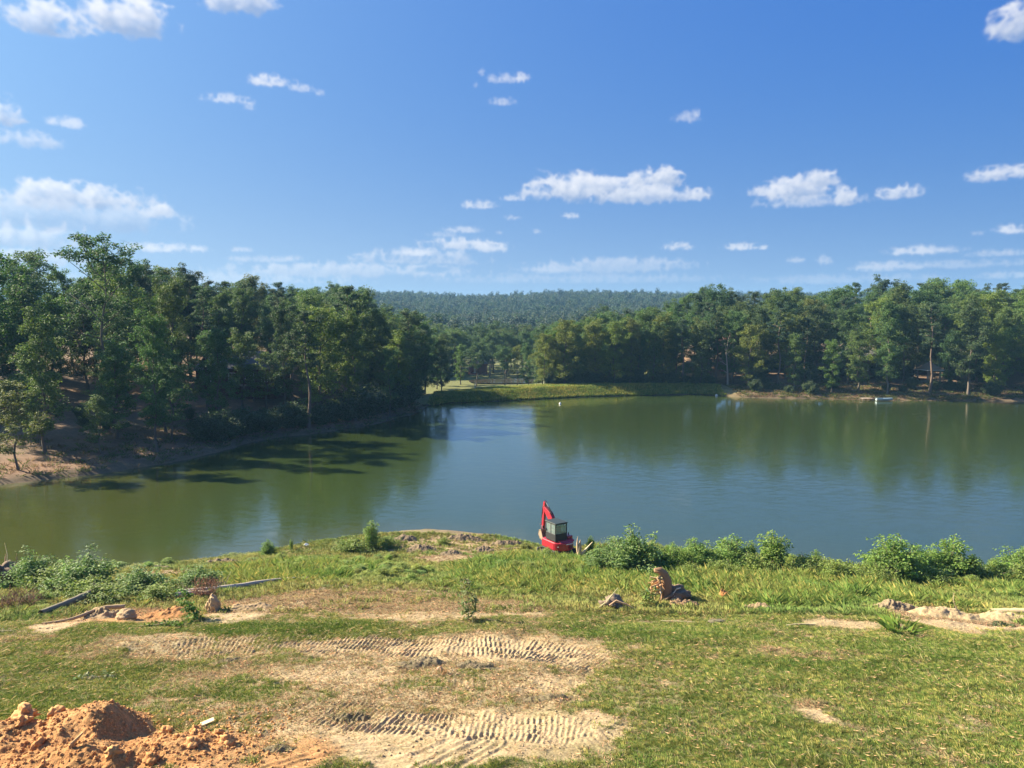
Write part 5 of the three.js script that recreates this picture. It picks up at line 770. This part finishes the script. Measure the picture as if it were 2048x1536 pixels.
{ // the pond on the fairway
  const pts = [...Array(26).keys()].map((k) => { const a = k / 26 * 6.2832; return new THREE.Vector2(-2 + Math.cos(a) * (13 + Math.cos(3 * a)), 250 + Math.sin(a) * (9 + Math.sin(2 * a))); });
  const g = new THREE.ShapeGeometry(new THREE.Shape(pts)); g.rotateX(-Math.PI / 2); g.translate(0, 0, 0); let lo = -9; for (const p of pts) lo = Math.max(lo, land(p.x, p.y)); for (let k = 0; k < 60; k++) lo = Math.max(lo, land(-2 + 10 * Math.cos(k) * (k / 60), 250 + 7 * Math.sin(k) * (k / 60)));
  g.translate(0, lo + 0.05, 0); tag(single('pond', g, new THREE.MeshPhysicalMaterial({ color: lin(0.06, 0.055, 0.035), roughness: 0.06, ior: 1.333 })), 'small brown pond on the fairway beyond the dam', 'water', null, 'structure');
}
const ROOF = (r, g, b) => new THREE.MeshStandardMaterial({ color: lin(r, g, b), roughness: 0.9, bumpMap: soilGrain, bumpScale: 0.02 });
function hip(w, l, h, over, ridge) { const a = w / 2 + over, b = l / 2 + over, r = ridge / 2, P = [[-a, 0, b], [a, 0, b], [a, 0, -b], [-a, 0, -b], [-r, h, 0], [r, h, 0]], F = [[0, 1, 5], [0, 5, 4], [1, 2, 5], [2, 3, 4], [2, 4, 5], [3, 0, 4], [0, 3, 2], [0, 2, 1]], p = []; for (const f of F) for (const k of f) p.push(...P[k]); const g = new THREE.BufferGeometry(); g.setAttribute('position', new THREE.Float32BufferAttribute(p, 3)); g.computeVertexNormals(); g.setAttribute('uv', new THREE.Float32BufferAttribute(p.flatMap((_, i) => i % 3 === 2 ? [] : [p[i] / 2]), 2)); return g; }
const PANE = new THREE.MeshPhysicalMaterial({ color: lin(0.03, 0.035, 0.04), roughness: 0.05, ior: 1.5 }), TRIM = std(0.6, 0.58, 0.52, 0.7);
function windowAt(parent, x, y, z, w, h, cols, rowsN) {
  const f = part('window', join([box(w + 0.2, 0.1, 0.1, x, y + h / 2 + 0.05, z, 0.01), box(w + 0.26, 0.1, 0.16, x, y - h / 2 - 0.05, z, 0.01), box(0.1, h, 0.1, x - w / 2 - 0.05, y, z, 0.01), box(0.1, h, 0.1, x + w / 2 + 0.05, y, z, 0.01), ...[...Array(cols - 1).keys()].map((k) => box(0.05, h, 0.06, x - w / 2 + w * (k + 1) / cols, y, z, 0.008)), ...[...Array(rowsN - 1).keys()].map((k) => box(w, 0.05, 0.06, x, y - h / 2 + h * (k + 1) / rowsN, z + 0.003, 0.008))]), TRIM, parent);
  for (let i = 0; i < cols; i++) for (let j = 0; j < rowsN; j++) part('pane', new THREE.BoxGeometry(w / cols - 0.02, h / rowsN - 0.02, 0.015).translate(x - w / 2 + w * (i + 0.5) / cols, y - h / 2 + h * (j + 0.5) / rowsN, z - 0.03), PANE, f);
}
{ // brick house in the left wood
  const o = base('brick_house', [-48, land(-48, 143) - 0.3, -143], -0.1), brick = new THREE.MeshStandardMaterial({ color: lin(0.16, 0.075, 0.055), roughness: 0.95, map: soilTint, bumpMap: soilGrain, bumpScale: 0.01 });
  part('wall', join([box(11, 5.4, 8, 0, 2.7, 0, 0.05), box(4.5, 5.0, 5, -7.6, 2.5, 0.5, 0.05)]), brick, o);
  const roof = part('roof', hip(11, 8, 3.1, 0.5, 4).translate(0, 5.42, 0), ROOF(0.09, 0.085, 0.09), o); part('chimney', box(0.9, 2.2, 0.7, 3.2, 7.6, -1, 0.03), brick, roof);
  part('gable_roof', (() => { const s = new THREE.Shape([new THREE.Vector2(-2.8, 0), new THREE.Vector2(2.8, 0), new THREE.Vector2(0, 2.9)]); return new THREE.ExtrudeGeometry(s, { depth: 5.6, bevelEnabled: false }).translate(-7.6, 5.02, -2.3); })(), std(0.33, 0.33, 0.31, 0.9), o);
  windowAt(o, 0.9, 3.9, 4.05, 1.5, 1.7, 3, 3); windowAt(o, -2.4, 3.9, 4.05, 1.1, 1.5, 2, 3); windowAt(o, 3.7, 3.9, 4.05, 1.0, 1.4, 2, 2); windowAt(o, -7.6, 3.4, 3.05, 1.2, 1.5, 2, 3);
  const dk = part('deck', box(7, 0.2, 2.6, 1.6, 2.6, 5.4, 0.03), std(0.13, 0.1, 0.075, 0.9), o);
  for (const x of [-1.7, 0.5, 2.7, 4.9]) part('deck_post', box(0.16, 2.6, 0.16, x, 1.3, 6.5, 0.02), std(0.13, 0.1, 0.075, 0.9), dk);
  for (let k = 0; k < 15; k++) part('baluster', box(0.05, 0.9, 0.05, -1.8 + k * 0.487, 3.15, 6.6, 0.008), std(0.15, 0.12, 0.09, 0.9), dk); part('railing', box(7, 0.08, 0.1, 1.6, 3.64, 6.6, 0.015), std(0.15, 0.12, 0.09, 0.9), dk);
  tag(o, 'dark brick house with pale framed windows half hidden in the left wood', 'house');
}
{ // house in the right wood
  const o = base('lake_house', [87.5, land(87.5, 194), -194], -0.25), wall = std(0.14, 0.11, 0.09, 0.95);
  part('wall', box(12, 4.2, 8, 0, 2.1, 0, 0.05), wall, o); const roof = part('roof', hip(12, 8, 3.0, 0.7, 5).translate(0, 4.26, 0), ROOF(0.2, 0.19, 0.175), o);
  part('fascia', join([box(13.4, 0.2, 0.06, 0, 4.22, 4.72, 0.01), box(0.06, 0.2, 9.4, -6.72, 4.22, 0, 0.01)]), TRIM, roof);
  windowAt(o, -3, 2.4, 4.05, 1.6, 1.5, 2, 2); windowAt(o, 0.6, 2.4, 4.05, 1.6, 1.5, 2, 2); windowAt(o, 4, 2.4, 4.05, 1.2, 1.5, 2, 2); part('door', box(1, 2.1, 0.08, 2.4, 1.05, 4.05, 0.02), std(0.2, 0.15, 0.11, 0.7), o);
  tag(o, 'house with a grey hipped roof behind the trees of the right bank', 'house');
}
{ // gazebo
  const o = base('gazebo', [101, land(101, 186), -186], 0.2); part('floor', box(4, 0.3, 4, 0, 0.15, 0, 0.03), std(0.25, 0.22, 0.19, 0.9), o);
  for (const x of [-1.7, 1.7]) for (const z of [-1.7, 1.7]) part('post', box(0.3, 2.7, 0.3, x, 1.65, z, 0.03), std(0.3, 0.24, 0.19, 0.9), o);
  const r = part('roof', hip(3.9, 3.9, 1.9, 0.45, 0.02).translate(0, 3.05, 0), ROOF(0.29, 0.21, 0.155), o); part('fascia', join([box(4.84, 0.16, 0.05, 0, 3.02, 2.42, 0.01), box(4.84, 0.16, 0.05, 0, 3.02, -2.42, 0.01), box(0.05, 0.16, 4.78, 2.42, 3.02, 0, 0.01), box(0.05, 0.16, 4.78, -2.42, 3.02, 0, 0.01)]), std(0.75, 0.73, 0.68, 0.7), r);
  part('finial', new THREE.SphereGeometry(0.1, 10, 8).translate(0, 5.0, 0), TRIM, r);
  tag(o, 'small gazebo with a brown pyramid roof and white eaves on the right bank', 'gazebo');
}
{ // rowing boat and the little dock
  const o = base('rowing_boat', [81.6, 0.1, -167.9], 0.06), L = 3.6, n = 14, pos = [], idx = [];
  for (let i = 0; i <= n; i++) { const t = i / n, x = (t - 0.5) * L, w = 0.62 * Math.pow(Math.sin(Math.PI * clamp(0.12 + 0.76 * t + 0.1 * (1 - t))), 0.6), up = 0.08 * (2 * t - 1) ** 2; for (const [q, y] of [[-1, 0.5], [-0.85, 0.15], [-0.4, -0.05], [0.4, -0.05], [0.85, 0.15], [1, 0.5], [0.92, 0.5], [0.75, 0.18], [0, 0.02], [-0.75, 0.18], [-0.92, 0.5]]) pos.push(x, y + up, q * w); if (i) for (let k = 0; k < 11; k++) { const a = (i - 1) * 11 + k, b = (i - 1) * 11 + (k + 1) % 11; idx.push(a, b, b + 11, a, b + 11, a + 11); } }
  for (const s of [0, n]) for (let k = 1; k < 10; k++) idx.push(s * 11, s * 11 + k, s * 11 + k + 1);
  const g = new THREE.BufferGeometry(); g.setAttribute('position', new THREE.Float32BufferAttribute(pos, 3)); g.setIndex(idx); g.computeVertexNormals(); part('hull', g, std(0.42, 0.52, 0.55, 0.5, { side: THREE.DoubleSide }), o);
  for (const x of [-0.9, 0.2, 1.1]) part('seat', box(0.28, 0.05, 1.0, x, 0.38, 0, 0.01), std(0.55, 0.6, 0.6, 0.6), o);
  tag(o, 'pale blue rowing boat at the foot of the right bank', 'boat');
  const k = base('dock', [78.4, 0, -169.2], 0.05); for (let i = 0; i < 9; i++) part('plank', box(0.26, 0.05, 1.5, -1.2 + i * 0.29, 0.46, 0, 0.008), std(0.3 + 0.02 * (i % 3), 0.25, 0.2, 0.9), k); for (const x of [-1.2, 1.1]) for (const z of [-0.6, 0.6]) part('pile', cyl(0.07, 1.5, x, -0.28, z), std(0.2, 0.16, 0.12, 0.9), k);
  tag(k, 'short grey plank dock beside the rowing boat', 'dock');
}
{ // brick shelter far behind the pond
  const o = base('shelter', [-12.5, land(-12.5, 282), -282], 0.1), b = std(0.3, 0.13, 0.09, 0.9); part('floor', box(7, 0.5, 5, 0, 0.25, 0, 0.05), b, o); for (const [x, m] of [[-3, b], [-1.3, std(0.6, 0.5, 0.38, 0.8)], [0.8, b], [3, b]]) part('column', box(0.6, 3.4, 0.6, x, 2.2, 2.1, 0.04), m, o); part('wall', box(6.6, 3.2, 0.3, 0, 2.1, -2.2, 0.03), b, o); part('roof', hip(7, 5, 2, 0.6, 2).translate(0, 3.9, 0), ROOF(0.1, 0.09, 0.085), o);
  tag(o, 'small brick shelter with a pale column under the trees beyond the pond', 'shelter');
}
renderer.render(scene, camera);
